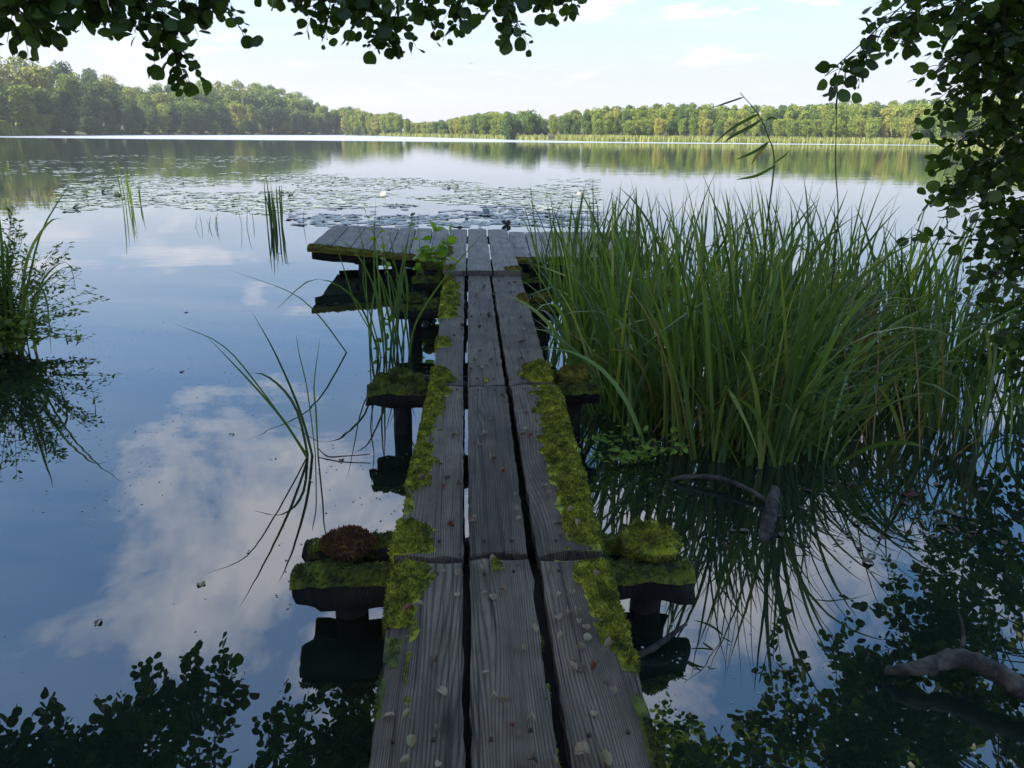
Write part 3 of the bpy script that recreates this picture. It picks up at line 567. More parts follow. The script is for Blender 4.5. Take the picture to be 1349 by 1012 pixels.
strip_moss(1.35,1.88,F1,lambda y:np.interp(y,[1.35,1.6,1.88],[.445,.445,.44]),DZ,s1[2],321,m=M_moss_dk,thick=.014,dens=70000,holes=.2)
strip_moss(2.54,4.53,F2,lambda y:np.interp(y,[2.54,3.0,3.6,4.0,4.53],[.345,.37,.355,.37,.36]),.424,s2[2],322,thick=.036,dens=55000)
strip_moss(4.60,4.98,F3,lambda y:np.interp(y,[4.6,4.98],[.34,.36]),DZ,s3[2],323,thick=.06,dens=45000)
strip_moss(7.0,7.35,F3,lambda y:.47,DZ,s3[2],324,thick=.03,dens=30000,m=M_moss_or)
strip_moss(2.41,2.49,lambda y:.08,lambda y:.13,DZ,s1[1],325,thick=.02,lip=.004)
strip_moss(4.575,4.68,lambda y:.10,lambda y:.15,DZ,s3[1],326,thick=.02,lip=.004,holes=.05)
strip_moss(1.4,2.1,lambda y:np.interp(y,[-1.2,2.5],[.20,.226])-.002,lambda y:np.interp(y,[-1.2,2.5],[.20,.226])-.014,DZ-.012,s1[1],327,thick=.014,holes=.1,lip=.03)
strip_moss(8.42,8.62,lambda y:-.235,lambda y:-.09,.474,s4[0],328,thick=.05,dens=26000,m=M_moss_or)
strip_moss(8.42,8.6,lambda y:.60,lambda y:.43,.474,s4[2],329,thick=.05,dens=26000,m=M_moss_or)
strip_moss(9.5,10.3,lambda y:-.238,lambda y:-.16,.463,s4[0],330,thick=.045,dens=22000,m=M_moss_or)
for k,bo in enumerate(lw+rw):
    left=k<7; x0=(np.linspace(-2.1,-.24,8)[k] if left else np.linspace(.62,2.5,8)[k-7]); x1=x0+.26
    wdt=[.32,.26,.14,.10,.09,.08,.07][k] if left else .07
    def surf(u,v,x0=x0,x1=x1,wdt=wdt,left=left,k=k):
        x=x0+(x1-x0)*v; z=(zl(x,0) if left else .285)
        if u<.3: return (x,10.385,z-.06*(1-u/.3)),(0,-1,.4),.6*(u/.3)
        uu=(u-.3)/.7; ww=wdt*(1+.5*fbm((x*5,k,0),1,2)); return (x,10.40+uu*ww,z+.02*uu*0),(0,-.2*(1-uu),1),min(1,(1-uu)/.4)
    moss('moss',surf,9,14,int(.26*(wdt+.06)*24000)+60,M_moss_or,bo,340+k,.035)
# ---------------------------------------------------------------- fallen leaves on the boards
def leaf_tmpl(w,curl,fold,n=8,prof=(.06,.55,.86,1.0,1.0,.90,.66,.12)):
    V=[];L=1.
    for i in range(n):
        y=[0,.10,.26,.45,.64,.82,.94,1.][i] if n==8 else i/(n-1); ww=prof[i]*w/2
        for s in (-1,0,1): V.append((s*ww,y*L-(.0 if s else 0)-.05*abs(s)*(i==n-1),abs(s)*fold*ww*2-curl*(y-.4)**2))
    Q=[(i*3+k,i*3+k+1,(i+1)*3+k+1,(i+1)*3+k) for i in range(n-1) for k in range(2)]
    return np.array(V),np.array(Q)
def obj_from_M(name,me,M,parent=None,**k):
    o=obj(name,me,None,parent,**k); o.matrix_local=Matrix(M.tolist()) ; return o
fl=[]
for k,(c_,f_2,w_) in enumerate([(.9,.6,.8),(-1.0,.7,.75),(.3,.25,.85),(1.4,.9,.7),(-.6,1.1,.6)]):
    tv,tq=leaf_tmpl(w_,c_,f_2); tv=tv-np.array([0,.5,0]); g=np.random.default_rng(k); tv[:,2]+=g.normal(0,.07,len(tv)); tv[:,2]-=tv[:,2].min()
    me=mesh('fallen_leaf',tv,tq,False); me.materials.append(M_fall); fl.append(me)
PL_LEFT=lambda x: 'left' if x<-.01 else ('middle' if x<.24 else 'right')
for k,(x,y) in enumerate(FALL+FALL2+[(random.uniform(-.14,.5),random.uniform(4.7,8.2)) for _ in range(62)]):
    if -.024<x<.004: x-=.03
    if .225<x<.27: x+=.05
    side=PL_LEFT(x); seg='nearest' if y<2.5 else ('second' if y<4.56 else 'third')
    s=random.uniform(.019,.034) if y<4.6 else random.uniform(.022,.04)
    if k in (65,66): s=.042
    zz_=DZ+(.006 if y<4.56 else .004)
    if side=='right' and y<4.5 and x>.37: zz_+=.03
    if side=='left' and y>2.1 and x<-.13: zz_+=.035
    Mx=(Matrix.Translation((x,y,zz_))@Matrix.Rotation(random.uniform(0,6.28),4,'Z')@Matrix.Rotation(random.gauss(0,.22),4,'X')@Matrix.Rotation(random.gauss(0,.22),4,'Y')@Matrix.Scale(s,4))
    o=obj('fallen_leaf',fl[k%5],label=f'small curled dead leaf lying on the {side} board of the {seg} length of walkway',cat='leaf',group=f'dead leaves on the {side} board, {seg} length'); o.matrix_local=Mx
# ---------------------------------------------------------------- blades (reeds, sweet flag)
def blade_verts(path,w,side0,twist=0.,n=None,fold=.18,base_w=.55,face=None):
    path=np.asarray(path,float); n=len(path); tg=np.gradient(path,axis=0); tg/=np.linalg.norm(tg,axis=1,keepdims=True)+1e-9
    V=[]
    for i in range(n):
        t_=i/(n-1); s=np.array([math.cos(side0+twist*t_),math.sin(side0+twist*t_),0.]); s=s-tg[i]*(s@tg[i]); s/=np.linalg.norm(s)+1e-9
        if face is not None: s=np.cross(tg[i],face); s/=np.linalg.norm(s)+1e-9
        u=np.cross(s,tg[i]); ww=w/2*np.interp(t_,[0,.12,.55,.85,1],[base_w,.9,1,.55,.04])
        V+=[path[i]-s*ww+u*ww*fold*2,path[i],path[i]+s*ww+u*ww*fold*2]
    Q=[(i*3+k,i*3+k+1,(i+1)*3+k+1,(i+1)*3+k) for i in range(n-1) for k in range(2)]
    return np.array(V),np.array(Q)
def rand_path(b,L,az,th0,bend,pw=2.,n=9,kink=None):
    p=np.array(b,float); out=[p.copy()]; dz=L/(n-1); az_=az
    for i in range(1,n):
        t_=i/(n-1); th=th0+bend*t_**pw
        if kink and t_>kink[0]: th+=kink[1]
        az_=az+.25*t_*math.sin(az*7)
        p=p+dz*np.array([math.sin(th)*math.sin(az_),math.sin(th)*math.cos(az_),math.cos(th)]); out.append(p.copy())
    return np.array(out)
def tuft(name,label,cat,paths,m,widths,group=None):
    base=np.mean([p[0] for p in paths],0); base[2]=0
    e=obj(name,None,loc=base,label=label,cat=cat,group=group)
    for p,w in zip(paths,widths):
        p=np.asarray(p,float); d=p[-1]-p[0]
        v,q_=blade_verts(p-base,w,random.uniform(-.5,.5),random.uniform(-.6,.6))
        obj('blade',mesh('blade',v,q_,True),m,e)
    return e
def drawn(l,n=16,jit=.12):
    out=[]
    for p in l:
        p=np.array(p); k=random.uniform(-jit,jit); p=np.vstack([[p[0]-np.array([0,0,.08+p[0][2]])],p])
        p[:,1]+=np.linspace(0,1,len(p))**1.5*k*3; out.append(smooth_path(p,n))
    return out
tuft('reed_tuft','dark reed tuft in open water left of the walkway, blades fanning left','reeds',drawn(NEAR_TUFT),M_reed_dk,[.022,.016,.010,.017,.010,.008])
st=drawn(SIDE_TUFT)+drawn([[(-1.09,6.85,.0),(-1.445,6.85,.515),(-2.015,6.85,.786)]])
for k in range(14):
    b=(random.uniform(-.95,-.5),random.uniform(6.7,7.6),-.08); st.append(rand_path(b,random.uniform(.7,1.25),random.uniform(0,6.28),random.uniform(.02,.15),random.uniform(.1,.7)))
tuft('reed_tuft','thin reed tuft growing close against the left side of the walkway','reeds',st,M_reed_dk,[random.uniform(.012,.022) for _ in st])
bt=drawn(BANK_TUFT)
for k in range(10): bt.append(rand_path((random.uniform(-4.3,-3.85),random.uniform(6.8,7.1),0),random.uniform(.5,1.),random.uniform(-1,2.5),.05,random.uniform(.3,1.6)))
tuft('reed_tuft','broad bladed reed tuft on the mossy hummock at the left edge','reeds',bt,M_reed,[random.uniform(.02,.036) for _ in bt])
pt=[rand_path((-8.8+random.gauss(0,.12),21.3+random.gauss(0,.1),-.05),random.uniform(.5,1.45),random.uniform(0,6.28),.03,random.uniform(.0,.25)) for _ in range(12)]
tuft('reed_tuft','small upright reed tuft far out among lily pads, left one','reeds',pt,M_reed_dk,[.026]*12)
pt=[rand_path((-4.05+random.gauss(0,.14),16.6+random.gauss(0,.1),-.05),random.uniform(.7,1.15),random.uniform(0,6.28),.03,random.uniform(.0,.2),kink=random.choice([None,(.85,1.6)])) for _ in range(13)]
pt+=[rand_path((-4.05+random.uniform(-.7,.7),16.6+random.gauss(0,.2),-.05),random.uniform(.3,.6),random.uniform(0,6.28),.1,.1) for _ in range(6)]
tuft('reed_tuft','dark reed tuft with snapped tops standing before the lily pads','reeds',pt,M_reed_dk,[.03]*13+[.012]*6)
pt=[rand_path((-5.25+random.gauss(0,.2),16.4+random.gauss(0,.1),-.05),random.uniform(.2,.4),random.uniform(0,6.28),.2,.2) for _ in range(7)]
tuft('reed_tuft','few short thin stems left of the snapped reed tuft','reeds',pt,M_reed_dk,[.012]*7)
pt=[rand_path((-22.3+random.gauss(0,.6),38+random.gauss(0,.4),-.05),random.uniform(.5,1.1),random.uniform(0,6.28),.03,.3) for _ in range(40)]
tuft('reed_tuft','light green reed patch at the far left edge of the water','reeds',pt,M_reed,[.05]*40)
# the big reed bed on the right
bl_=[]
def clump(cx,cy,rx,ry,n,h0,h1,az=None,spread=1.,th=.1,bend=(.15,1.0),pk=.10):
    for _ in range(n):
        a=random.uniform(0,6.28); rr=math.sqrt(random.random()); x=cx+rx*rr*math.cos(a); y=cy+ry*rr*math.sin(a)
        out=math.atan2(x-cx,y-cy) if az is None else az
        L=random.uniform(h0,h1)*random.choice((1,1,1,.8,.6)); kk=None; out=out if random.random()<.5 else random.uniform(0,6.28)
        if random.random()<pk: kk=(random.uniform(.45,.8),random.uniform(.9,1.8))
        path=rand_path((x,y,-.08),L,out+random.gauss(0,.9*spread),abs(random.gauss(th,.13)),random.uniform(*bend)*random.choice((.5,1,1)),2.2,11,kk)
        bl_.append((path,random.choice((.010,.016,.02,.026,.03))*(1 if y<6 else 1.2),random.uniform(-1.2,1.2),random.uniform(-1.3,1.3)))
clump(1.72,4.55,.42,.40,170,1.1,1.86,bend=(.05,1.0))
clump(1.30,5.3,.34,.55,95,1.0,1.75,bend=(.1,.8))
clump(2.4,5.75,.60,.55,150,.9,1.72,bend=(.1,1.1))
clump(1.25,6.6,.36,.9,110,.95,1.62,bend=(.05,.6))
clump(1.35,8.4,.5,1.1,130,.9,1.58,bend=(.05,.6))
clump(2.2,7.0,.7,1.2,170,1.0,1.72,bend=(.1,.8))
clump(3.3,6.3,.8,1.0,190,.85,1.58,bend=(.1,.9))
clump(3.7,8.2,1.2,1.5,150,.9,1.62,bend=(.1,.8))
clump(2.5,5.2,.45,.5,80,1.0,1.6,az=1.7,spread=.5,th=.35,bend=(.8,1.7))
clump(1.85,4.45,.40,.3,60,.9,1.6,az=2.2,spread=.7,th=.25,bend=(.8,1.9))
clump(2.0,4.4,.4,.25,45,.6,1.2,az=2.0,spread=.8,th=.4,bend=(.5,1.6))
clump(3.6,5.4,.6,.6,90,.7,1.4,bend=(.3,1.4))
clump(4.3,6.6,.8,.9,120,.8,1.5,bend=(.2,1.1))
clump(3.25,4.6,.35,.3,22,.6,1.05,bend=(.3,1.3))
clump(2.3,5.0,.5,.5,46,1.1,1.7,az=1.6,spread=.45,th=.3,bend=(1.2,2.2))
clump(1.2,4.9,.25,.6,26,1.0,1.5,az=-.9,spread=.9,th=.2,bend=(.9,1.9))
clump(1.0,5.6,.18,.7,40,.7,1.2,az=-1.2,spread=.6,th=.2,bend=(.8,1.8))
bl_.sort(key=lambda b: (b[0][4][0])**2+(b[0][4][1])**2)
bed=obj('reed_bed',None,loc=(2,5,0),label='large dense green reed bed standing in the water right of the jetty',cat='reeds')
c0=np.array([2,5,0.]); mb=MB(); mb_d=MB()
for k,(p,w,s0,tw) in enumerate(bl_):
    v,q_=blade_verts(p-c0,w,s0,tw)
    if k%7<1 and k//7<300 or (k<120 and k%2==0): obj('blade',mesh('blade',v,q_,True),M_reed if k%3 else M_reed_dk,bed)
    else: (mb if k%5<3 else mb_d).add(v,q_)
o=obj('blades',mb.mesh('blades',True),M_reed,bed); o['kind']='stuff'
o=obj('blades',mb_d.mesh('blades',True),M_reed_dk,bed); o['kind']='stuff'
# dead blades bleached inside the bed
mb=MB()
for _ in range(150):
    b=(random.uniform(1.1,3.2),random.uniform(4.2,6.2),0); p=rand_path(b,random.uniform(.4,1.4),random.uniform(0,6.28),random.uniform(.1,.6),random.uniform(.4,1.5)); v,q_=blade_verts(p-c0,.012,random.uniform(-1,1),.5); mb.add(v,q_)
o=obj('dead_blades',mb.mesh('dead_blades',True),M_dryblade,bed); o['kind']='stuff'
# the one tall bent reed
tr=obj('tall_reed',None,loc=(1.95,4.9,0),label='single tall bent reed with drooping and yellowing leaves above the reed bed',cat='reed')
c1=np.array([1.95,4.9,0.]); mb=MB(); tube(mb,smooth_path([(1.96,4.9,-.1),(1.95,4.9,.8)]+REED_STEM,26)-c1,np.linspace(.007,.0022,26),5); obj('stem',mb.mesh('stem',True),M_reed_dk,tr)
for k,p in enumerate(REED_LEAVES):
    p=np.array(p); p[:,1]+=np.linspace(0,1,len(p))*random.uniform(-.1,.1); v,q_=blade_verts(smooth_path(p,9)-c1,.019 if k not in (2,6,7) else .011,1.3,.3,fold=.1,base_w=.3,face=np.array([.25,1,.2]))
    obj('leaf',mesh('leaf',v,q_,True),M_dryblade if k in (3,) else M_reed_dk,tr)
e=obj('seeding_reed',None,loc=(2.4,4.9,0),label='thin bare reed stalk rising straight above the reed bed',cat='reed'); mb=MB()
tube(mb,smooth_path([(.02,0,-.1),(.005,0,1.25),(-.07,0,1.73),(-.12,0,2.13)],14),np.linspace(.005,.0025,14),5); obj('stem',mb.mesh('stem',True),M_twig,e); mb=MB()
tube(mb,[(-.115,0,2.06),(-.118,0,2.1),(-.12,0,2.16),(-.125,0,2.19)],[.003,.006,.005,.001],5); obj('seed_head',mb.mesh('seed_head',True),M_drift,e)
# ---------------------------------------------------------------- lily pads
pads=[]
for k in range(4):
    g=np.random.default_rng(k); n=12; V=[(0,.0,.004)]
    for i in range(n+1):
        a=R(12+336*i/n); rr=1+.06*g.normal(); V.append((rr*math.sin(a),rr*math.cos(a)*.9,.012+.05*abs(g.normal())*(1 if k>1 else .25)))
    Q=[(0,i+1,i+2,i+3) for i in range(0,n-1,2)]
    me=mesh('lily_pad',V,Q); me.materials.append(M_pad); pads.append((me,np.array(V),np.array(Q)))
spots=[]
while len(spots)<3000:
    y=random.uniform(16.5,38); x=random.uniform(-.5*y,.17*y)
    dn=fbm((x*.22,y*.20,4),1,3)+.62-abs(y-26)/17+(-.55 if (x<-.22*y and y<19) else 0)
    if dn>.12+random.random()*.25: spots.append((x,y))
while len(spots)<3500:
    x=random.uniform(-30,-9); y=random.uniform(34,62)
    if fbm((x*.15,y*.12,9),1,3)>0.: spots.append((x,y))
spots.sort(key=lambda s:s[0]**2+s[1]**2); Ms={0:[],1:[],2:[],3:[]}
for k,(x,y) in enumerate(spots):
    s=random.uniform(.09,.17); up=random.random()<.008; s=s*.7 if up else s
    Mx=Matrix.Translation((x,y,.006 if not up else .06))@Matrix.Rotation(random.uniform(0,6.28),4,'Z')@Matrix.Rotation(random.uniform(.5,1.) if up else random.gauss(0,.02),4,'X')@Matrix.Scale(s,4)
    kk=random.choice((0,0,1,2,3))
    if k<300: obj('lily_pad',pads[kk][0],label='dark water lily pad floating in the patch beyond the platform',cat='lily pad',group='water lily pads').matrix_local=Mx
    else: Ms[kk].append(np.array(Mx))
mb=MB()
for kk in Ms: mb.add(*inst(pads[kk][1],pads[kk][2],Ms[kk]))
obj('lily_pads',mb.mesh('lily_pads'),M_pad,label='far part of the water lily patch out on the lake',cat='lily pads',kind='stuff')
# ---------------------------------------------------------------- floating bits
fl2=[]
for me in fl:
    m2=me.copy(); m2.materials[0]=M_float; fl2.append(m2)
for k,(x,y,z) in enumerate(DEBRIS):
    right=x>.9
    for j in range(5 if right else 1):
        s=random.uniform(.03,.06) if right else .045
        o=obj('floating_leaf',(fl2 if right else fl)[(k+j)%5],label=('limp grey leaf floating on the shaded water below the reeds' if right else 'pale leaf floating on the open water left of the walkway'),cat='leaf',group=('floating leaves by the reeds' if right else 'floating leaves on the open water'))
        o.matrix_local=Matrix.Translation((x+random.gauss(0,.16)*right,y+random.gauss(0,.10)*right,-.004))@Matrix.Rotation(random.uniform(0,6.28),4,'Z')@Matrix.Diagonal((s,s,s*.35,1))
g=np.random.default_rng(3); n=4500
P=np.stack([g.uniform(-3.6,3.6,n),g.uniform(1.4,9,n)**1.,np.full(n,.002)],1); cl_=np.array([fbm((p[0]*1.1,p[1]*1.1,2),1,3) for p in P]); P=P[(cl_>.02)&((P[:,0]<-.3)|(P[:,0]>.6))]
M=frames(P,np.stack([g.normal(size=len(P)),g.normal(size=len(P)),np.zeros(len(P))],1),np.tile([0,0,1.],(len(P),1)),g.uniform(.003,.012,len(P)))
tv=np.array([(-.5,-.3,0),(.5,-.4,0),(.6,.4,.1),(-.4,.5,.1)]); v,q_=inst(tv,np.array([(0,1,2,3)]),M)
m,t,b=mat('scum'); b.inputs['Base Color'].default_value=(.40,.40,.34,1); b.inputs['Roughness'].default_value=.5
obj('floating_specks',mesh('floating_specks',v,q_),m,label='tiny pale specks and bubbles drifting on the dark water',cat='debris',kind='stuff')
# logs
def log(name,label,pts,rad,m=M_drift,n=64,sides=16,wob=.05,cat='log'):
    p=smooth_path(pts,n); o0=p.mean(0); mb=MB(); rr_=np.interp(np.linspace(0,1,n),np.linspace(0,1,len(rad)),rad)*np.array([1+.22*fbm((i*.35,name.__len__(),1),1,2) for i in range(n)]); tube(mb,p-o0,rr_,sides,True,wob)
    vv=mb.v[0]; mb.v[0]=vv+np.array([[fbm(q_*1+3,38,4),fbm(q_+7,38,4),fbm(q_+11,38,4)] for q_ in vv])*max(rad)*.22
    return obj(name,mb.mesh(name,True),m,loc=o0,label=label,cat=cat)
lg=log('fallen_branch','crooked bare branch lying in the water at the lower right corner',LOG,[.012,.027,.034,.035,.036,.038])
log('broken_twig','small broken side twig beside the crooked branch at the lower right',[(1.80,2.27,.09),(1.83,2.32,.17),(1.82,2.36,.24)],[.009,.006,.003],M_drift,10,6,.12,'twig')
log('branch_stub','short broken branch stub poking out of the water below the reeds',[(1.64,3.64,.12),(1.55,3.47,.06),(1.45,3.28,-.06)],[.024,.036,.032])
log('sunken_branch','dark curved branch half sunk under the front of the reed bed',[(1.15,4.03,-.02),(1.25,4.0,.03),(1.44,3.93,.05),(1.6,3.74,.03),(1.66,3.62,-.04)],[.009,.013,.014,.012,.009])
log('plank_splinter','thin splintered stick leaning in the water right of the nearest trestle',[(.60,2.45,-.02),(.72,2.47,.04),(.86,2.56,.07)],[.010,.016,.006],M_drift,10,6,.15,'stick')
log('thin_twig','thin forked twig on the water right of the lone reed tuft',[(-.93,4.5,.03),(-.86,4.42,.01),(-.76,4.40,.02),(-.6,4.40,.03)],[.003,.005,.004,.003],M_twig,12,5,.1,'twig')
# ---------------------------------------------------------------- small plants
LT=[leaf_tmpl(.96,.25,.10),leaf_tmpl(.88,-.2,.14),leaf_tmpl(1.0,.4,.06)]
def orient(n_,dirs,flat=.6):
    nn=np.stack([rng.normal(0,flat,n_),rng.normal(0,flat,n_),np.ones(n_)],1); return nn
def shrub(name,label,base,tips,lsize,lw,m,nleaf=16,group=None,stem_r=.004,spray=.1,cat='shrub',parts=False):
    base=np.array(base,float); e=obj(name,None,loc=base,label=label,cat=cat,group=group); mb=MB(); P=[];D=[]
    for tp_ in tips:
        tp_=np.array(tp_,float)-base; p=smooth_path([(0,0,-.05),tp_*.45+np.array([0,0,.08*np.linalg.norm(tp_)]),tp_],10); tube(mb,p,np.linspace(stem_r,stem_r*.35,10),4)
        for k in range(nleaf):
            t_=random.uniform(.25,1); i=min(8,int(t_*9)); c_=p[i]+(p[i+1]-p[i])*random.random(); d=unit(1)[0]*np.array([1,1,.5])+(p[i+1]-p[i])*4; P.append(c_+unit(1)[0]*spray*random.random()*.5); D.append(d)
    obj('stem',mb.mesh('stem',True),M_twig,e); n=len(P); M=frames(P,D,orient(n,D),lsize*rng.uniform(.6,1.2,n)); tv,tq=leaf_tmpl(lw,.2,.15,5,(.1,.8,1,.75,.1))
    if parts:
        me=mesh('leaf',tv,tq,True); me.materials.append(m)
        for k in range(n): obj('leaf',me,None,e).matrix_local=Matrix(M[k].tolist())
    else:
        v,q_=inst(tv,tq,M); o=obj('leaves',mesh('leaves',v,q_,True),m,e); o['kind']='stuff'
    return e
shrub('sapling','bright green sapling with round leaves beside the platform',(-.511,9.0,.05),[(-.334,9.0,.86),(-.549,9.05,.93),(-.134,8.95,.80),(-.25,9.1,.74),(-.40,8.95,.62),(-.22,8.9,.58)],.135,.85,M_bright,15,cat='sapling',parts=True)
shrub('sapling','small slender sapling rising beside the left wing of the platform',(-.95,9.6,.0),[(-1.22,9.6,1.02),(-1.05,9.6,.9),(-1.15,9.7,.75)],.08,.7,M_bright,7,cat='sapling',parts=True)
shrub('water_plant','low bright green leafy plant on the water right of the second walkway length',(1.02,4.3,0),[(1.02+.32*math.cos(a),4.25+.24*math.sin(a),.10+.1*random.random()) for a in np.linspace(0,6.2,16)],.045,.6,M_bright,14,spray=.08,cat='plant')
tips=[(random.uniform(-4.75,-3.3),random.uniform(6.6,7.5),random.uniform(.08,1.3)) for _ in range(130)]
tips=[t_ for t_ in tips if t_[2]<1.35-1.0*max(0,(t_[0]+4.1))]
shrub('willow_shrub','small leaved willow shrub on the hummock at the left edge',(-4.2,7.05,.08),tips,.055,.38,M_shrub,44,spray=.12)
shrub('ground_herb','yellowish low herbs carpeting the hummock at the left edge',(-4.35,6.85,.05),[(-4.35+random.uniform(-.6,.6),6.85+random.uniform(-.2,.3),random.uniform(.12,.42)) for _ in range(90)],.07,.6,M_shrub,24,spray=.15,cat='plant')
V=[];Q=[];k=18
for j in range(5):
    for i in range(k):
        a=2*math.pi*i/k; rr=[.0,.35,.6,.72,.78][j]*(1+.15*fbm((math.cos(a)*2,math.sin(a)*2,j),1,2)); V.append((rr*math.cos(a)*1.1,rr*math.sin(a)*.6,[.015,.01,-.005,-.05,-.2][j]+.03*fbm((a,j,1),1,2)))
Q=[(j*k+i,j*k+(i+1)%k,(j+1)*k+(i+1)%k,(j+1)*k+i) for j in range(4) for i in range(k)]
obj('hummock',mesh('hummock',V,Q,True),M_moss_dk,loc=(-4.6,6.95,0),label='low mossy earth hummock at the left edge of the water',cat='hummock')
# ---------------------------------------------------------------- overhanging alders
def cam_depth(P): return (P-np.array([0,0,CAM_H]))@np.array(f_)
def in_view(P):
    d=P-np.array([0,0,CAM_H]); z=d@np.array(f_); x=d@np.array(r2)/z*1013; y=d@np.array(u2)/z*1013
    return (z>.3)&(abs(x)<690)&(y<520)&(y>-520)
def spray(spine,n_tw,tw_len,lsize,gap,P,D,Nn,Sz,mbt_,frm=.35,droop=.35,leafy=1.):
    n=len(spine)
    for _ in range(n_tw):
        t_=frm+(1-frm)*random.random()**.7; i=min(n-2,int(t_*(n-1))); b=spine[i]+(spine[i+1]-spine[i])*random.random()
        ax=spine[min(n-1,i+1)]-spine[i]; ax=ax/(np.linalg.norm(ax)+1e-9); d=ax*.7+unit(1)[0]*.8; d[2]-=droop; d/=np.linalg.norm(d)
        L=tw_len*random.uniform(.5,1.2); pts=[b+d*L*s+np.array([0,0,-.18*L*s*s]) for s in np.linspace(0,1,5)]; tube(mbt_,pts,np.linspace(.0028,.0012,5),3,False)
        m_=max(2,int(L/gap)); sd=unit(1)[0]
        for k in range(m_+1):
            s=(k+.6)/(m_+.6); 
            if random.random()>leafy: continue
            c_=b+d*L*s+np.array([0,0,-.18*L*s*s]); side=np.cross(d,sd); side/=np.linalg.norm(side)+1e-9
            dd=side*(1 if k%2 else -1)*.8+d*.6+unit(1)[0]*.35; dd[2]-=.25
            P.append(c_+dd/np.linalg.norm(dd)*.012); D.append(dd); nn=unit(1)[0]*.75; nn[2]+=.9; Nn.append(nn); Sz.append(lsize*random.choice((.45,.65,.85,1,1.1,1.3)))
def limb_path(a,b,sag=.12,n=12):
    a=np.array(a,float); b=np.array(b,float); L=np.linalg.norm(b-a); mid=a*.45+b*.55+np.array([random.gauss(0,.05)*L,random.gauss(0,.05)*L,sag*L]); return smooth_path([a,mid,b],n)
def alder(label,base,trunk_pts,trunk_rad,hubs,sprays,n_parts=300):
    """hubs: limb end points; sprays: (tip,hub index,n_twigs,twig_len,leaf,gap)"""
    base=np.array(base,float); e=obj('alder_tree',None,loc=base,label=label,cat='tree'); mb=MB(); tp_=smooth_path(trunk_pts,18); tube(mb,tp_-base,np.interp(np.linspace(0,1,18),np.linspace(0,1,len(trunk_rad)),trunk_rad),12,True,.04); obj('trunk',mb.mesh('trunk',True),M_bark,e)
    for (h,ti) in hubs:
        mb=MB(); p=limb_path(tp_[int(ti*17)],h,.10); tube(mb,p-base,np.linspace(.05,.014,12),7,False); obj('limb',mb.mesh('limb',True),M_bark,e)
    P=[];D=[];Nn=[];Sz=[];mbt_=MB()
    for (tip,hi,ntw,tl,ls,gp,frm,dr) in sprays:
        p=limb_path(hubs[hi][0],tip,.10); tube(mbt_,p,np.linspace(.009,.0025,12),4,False); spray(p,ntw,tl,ls,gp,P,D,Nn,Sz,mbt_,frm,dr)
    me=mbt_.mesh('twigs',True); me.transform(Matrix.Translation(Vector(-base))); o=obj('twigs',me,M_twig,e); o['kind']='stuff'
    P=np.array(P); M=frames(P-base,D,Nn,np.array(Sz)); dep=cam_depth(P); vis=in_view(P); order=np.argsort(np.where(vis,dep/np.array(Sz),1e9)); pick=[i for i in order[:n_parts] if vis[i]]
    mes=[]
    for tv,tq in LT: me=mesh('leaf',tv,tq,True); me.materials.append(M_alder); mes.append(me)
    for k,i in enumerate(pick): obj('leaf',mes[k%3],None,e).matrix_local=Matrix(M[i].tolist())
    rest=np.ones(len(P),bool); rest[pick]=False; Mr=M[rest]; mb=MB()
    for k in range(3): mb.add(*inst(LT[k][0],LT[k][1],Mr[k::3]))
    o=obj('leaves',mb.mesh('leaves',True),M_alder,e); o['kind']='stuff'; print('alder leaves',len(P),len(pick))
    return e
def polar(a,d,phi,jit=0):
    """crown point: azimuth a, distance d, seen in the still water at phi degrees"""
    return (d*math.sin(R(a)),d*math.cos(R(a)),d*math.tan(R(phi))-CAM_H)
def clear(a,d,ph):
    t_=polar(a,d,ph)
    while t_[2]<2.35+.20*d and d<11: d+=.25; t_=polar(a,d,ph)
    return t_
# left tree: trunk behind the camera, limbs reaching out over the water
hubsL=[((-1.9,2.6,3.5),.45),((-.2,2.9,3.7),.5),((-2.6,3.2,5.2),.62),((-.6,3.0,5.6),.7),((-4.0,3.5,5.0),.6),((.6,2.4,5.4),.75),((-1.6,4.2,6.6),.8)]
spL=[((t_[0],t_[1],t_[2]+.11),0,10,.15,.057,.024,.84,.3) for t_ in TA]+[((t_[0],t_[1],t_[2]+.07),1,10,.15,.057,.024,.86,.3) for t_ in TB]
for a,d,ph in CAN_L:
    tip=clear(a,d,ph); hi=min((2,3,4,5,6),key=lambda h:np.linalg.norm(np.array(hubsL[h][0])-tip)); spL.append((tip,hi,17,.42,.095,.036,.6,.25))
alder('alder tree leaning in from behind, its leafy twigs hanging into the top left and centre',(-2.9,-1.7,.3),[(-2.9,-1.7,-.2),(-2.8,-1.5,1.8),(-2.3,-1.0,4.2),(-1.8,-.2,6.8),(-1.5,.3,9.)],[.24,.19,.15,.10,.04],hubsL,spL)
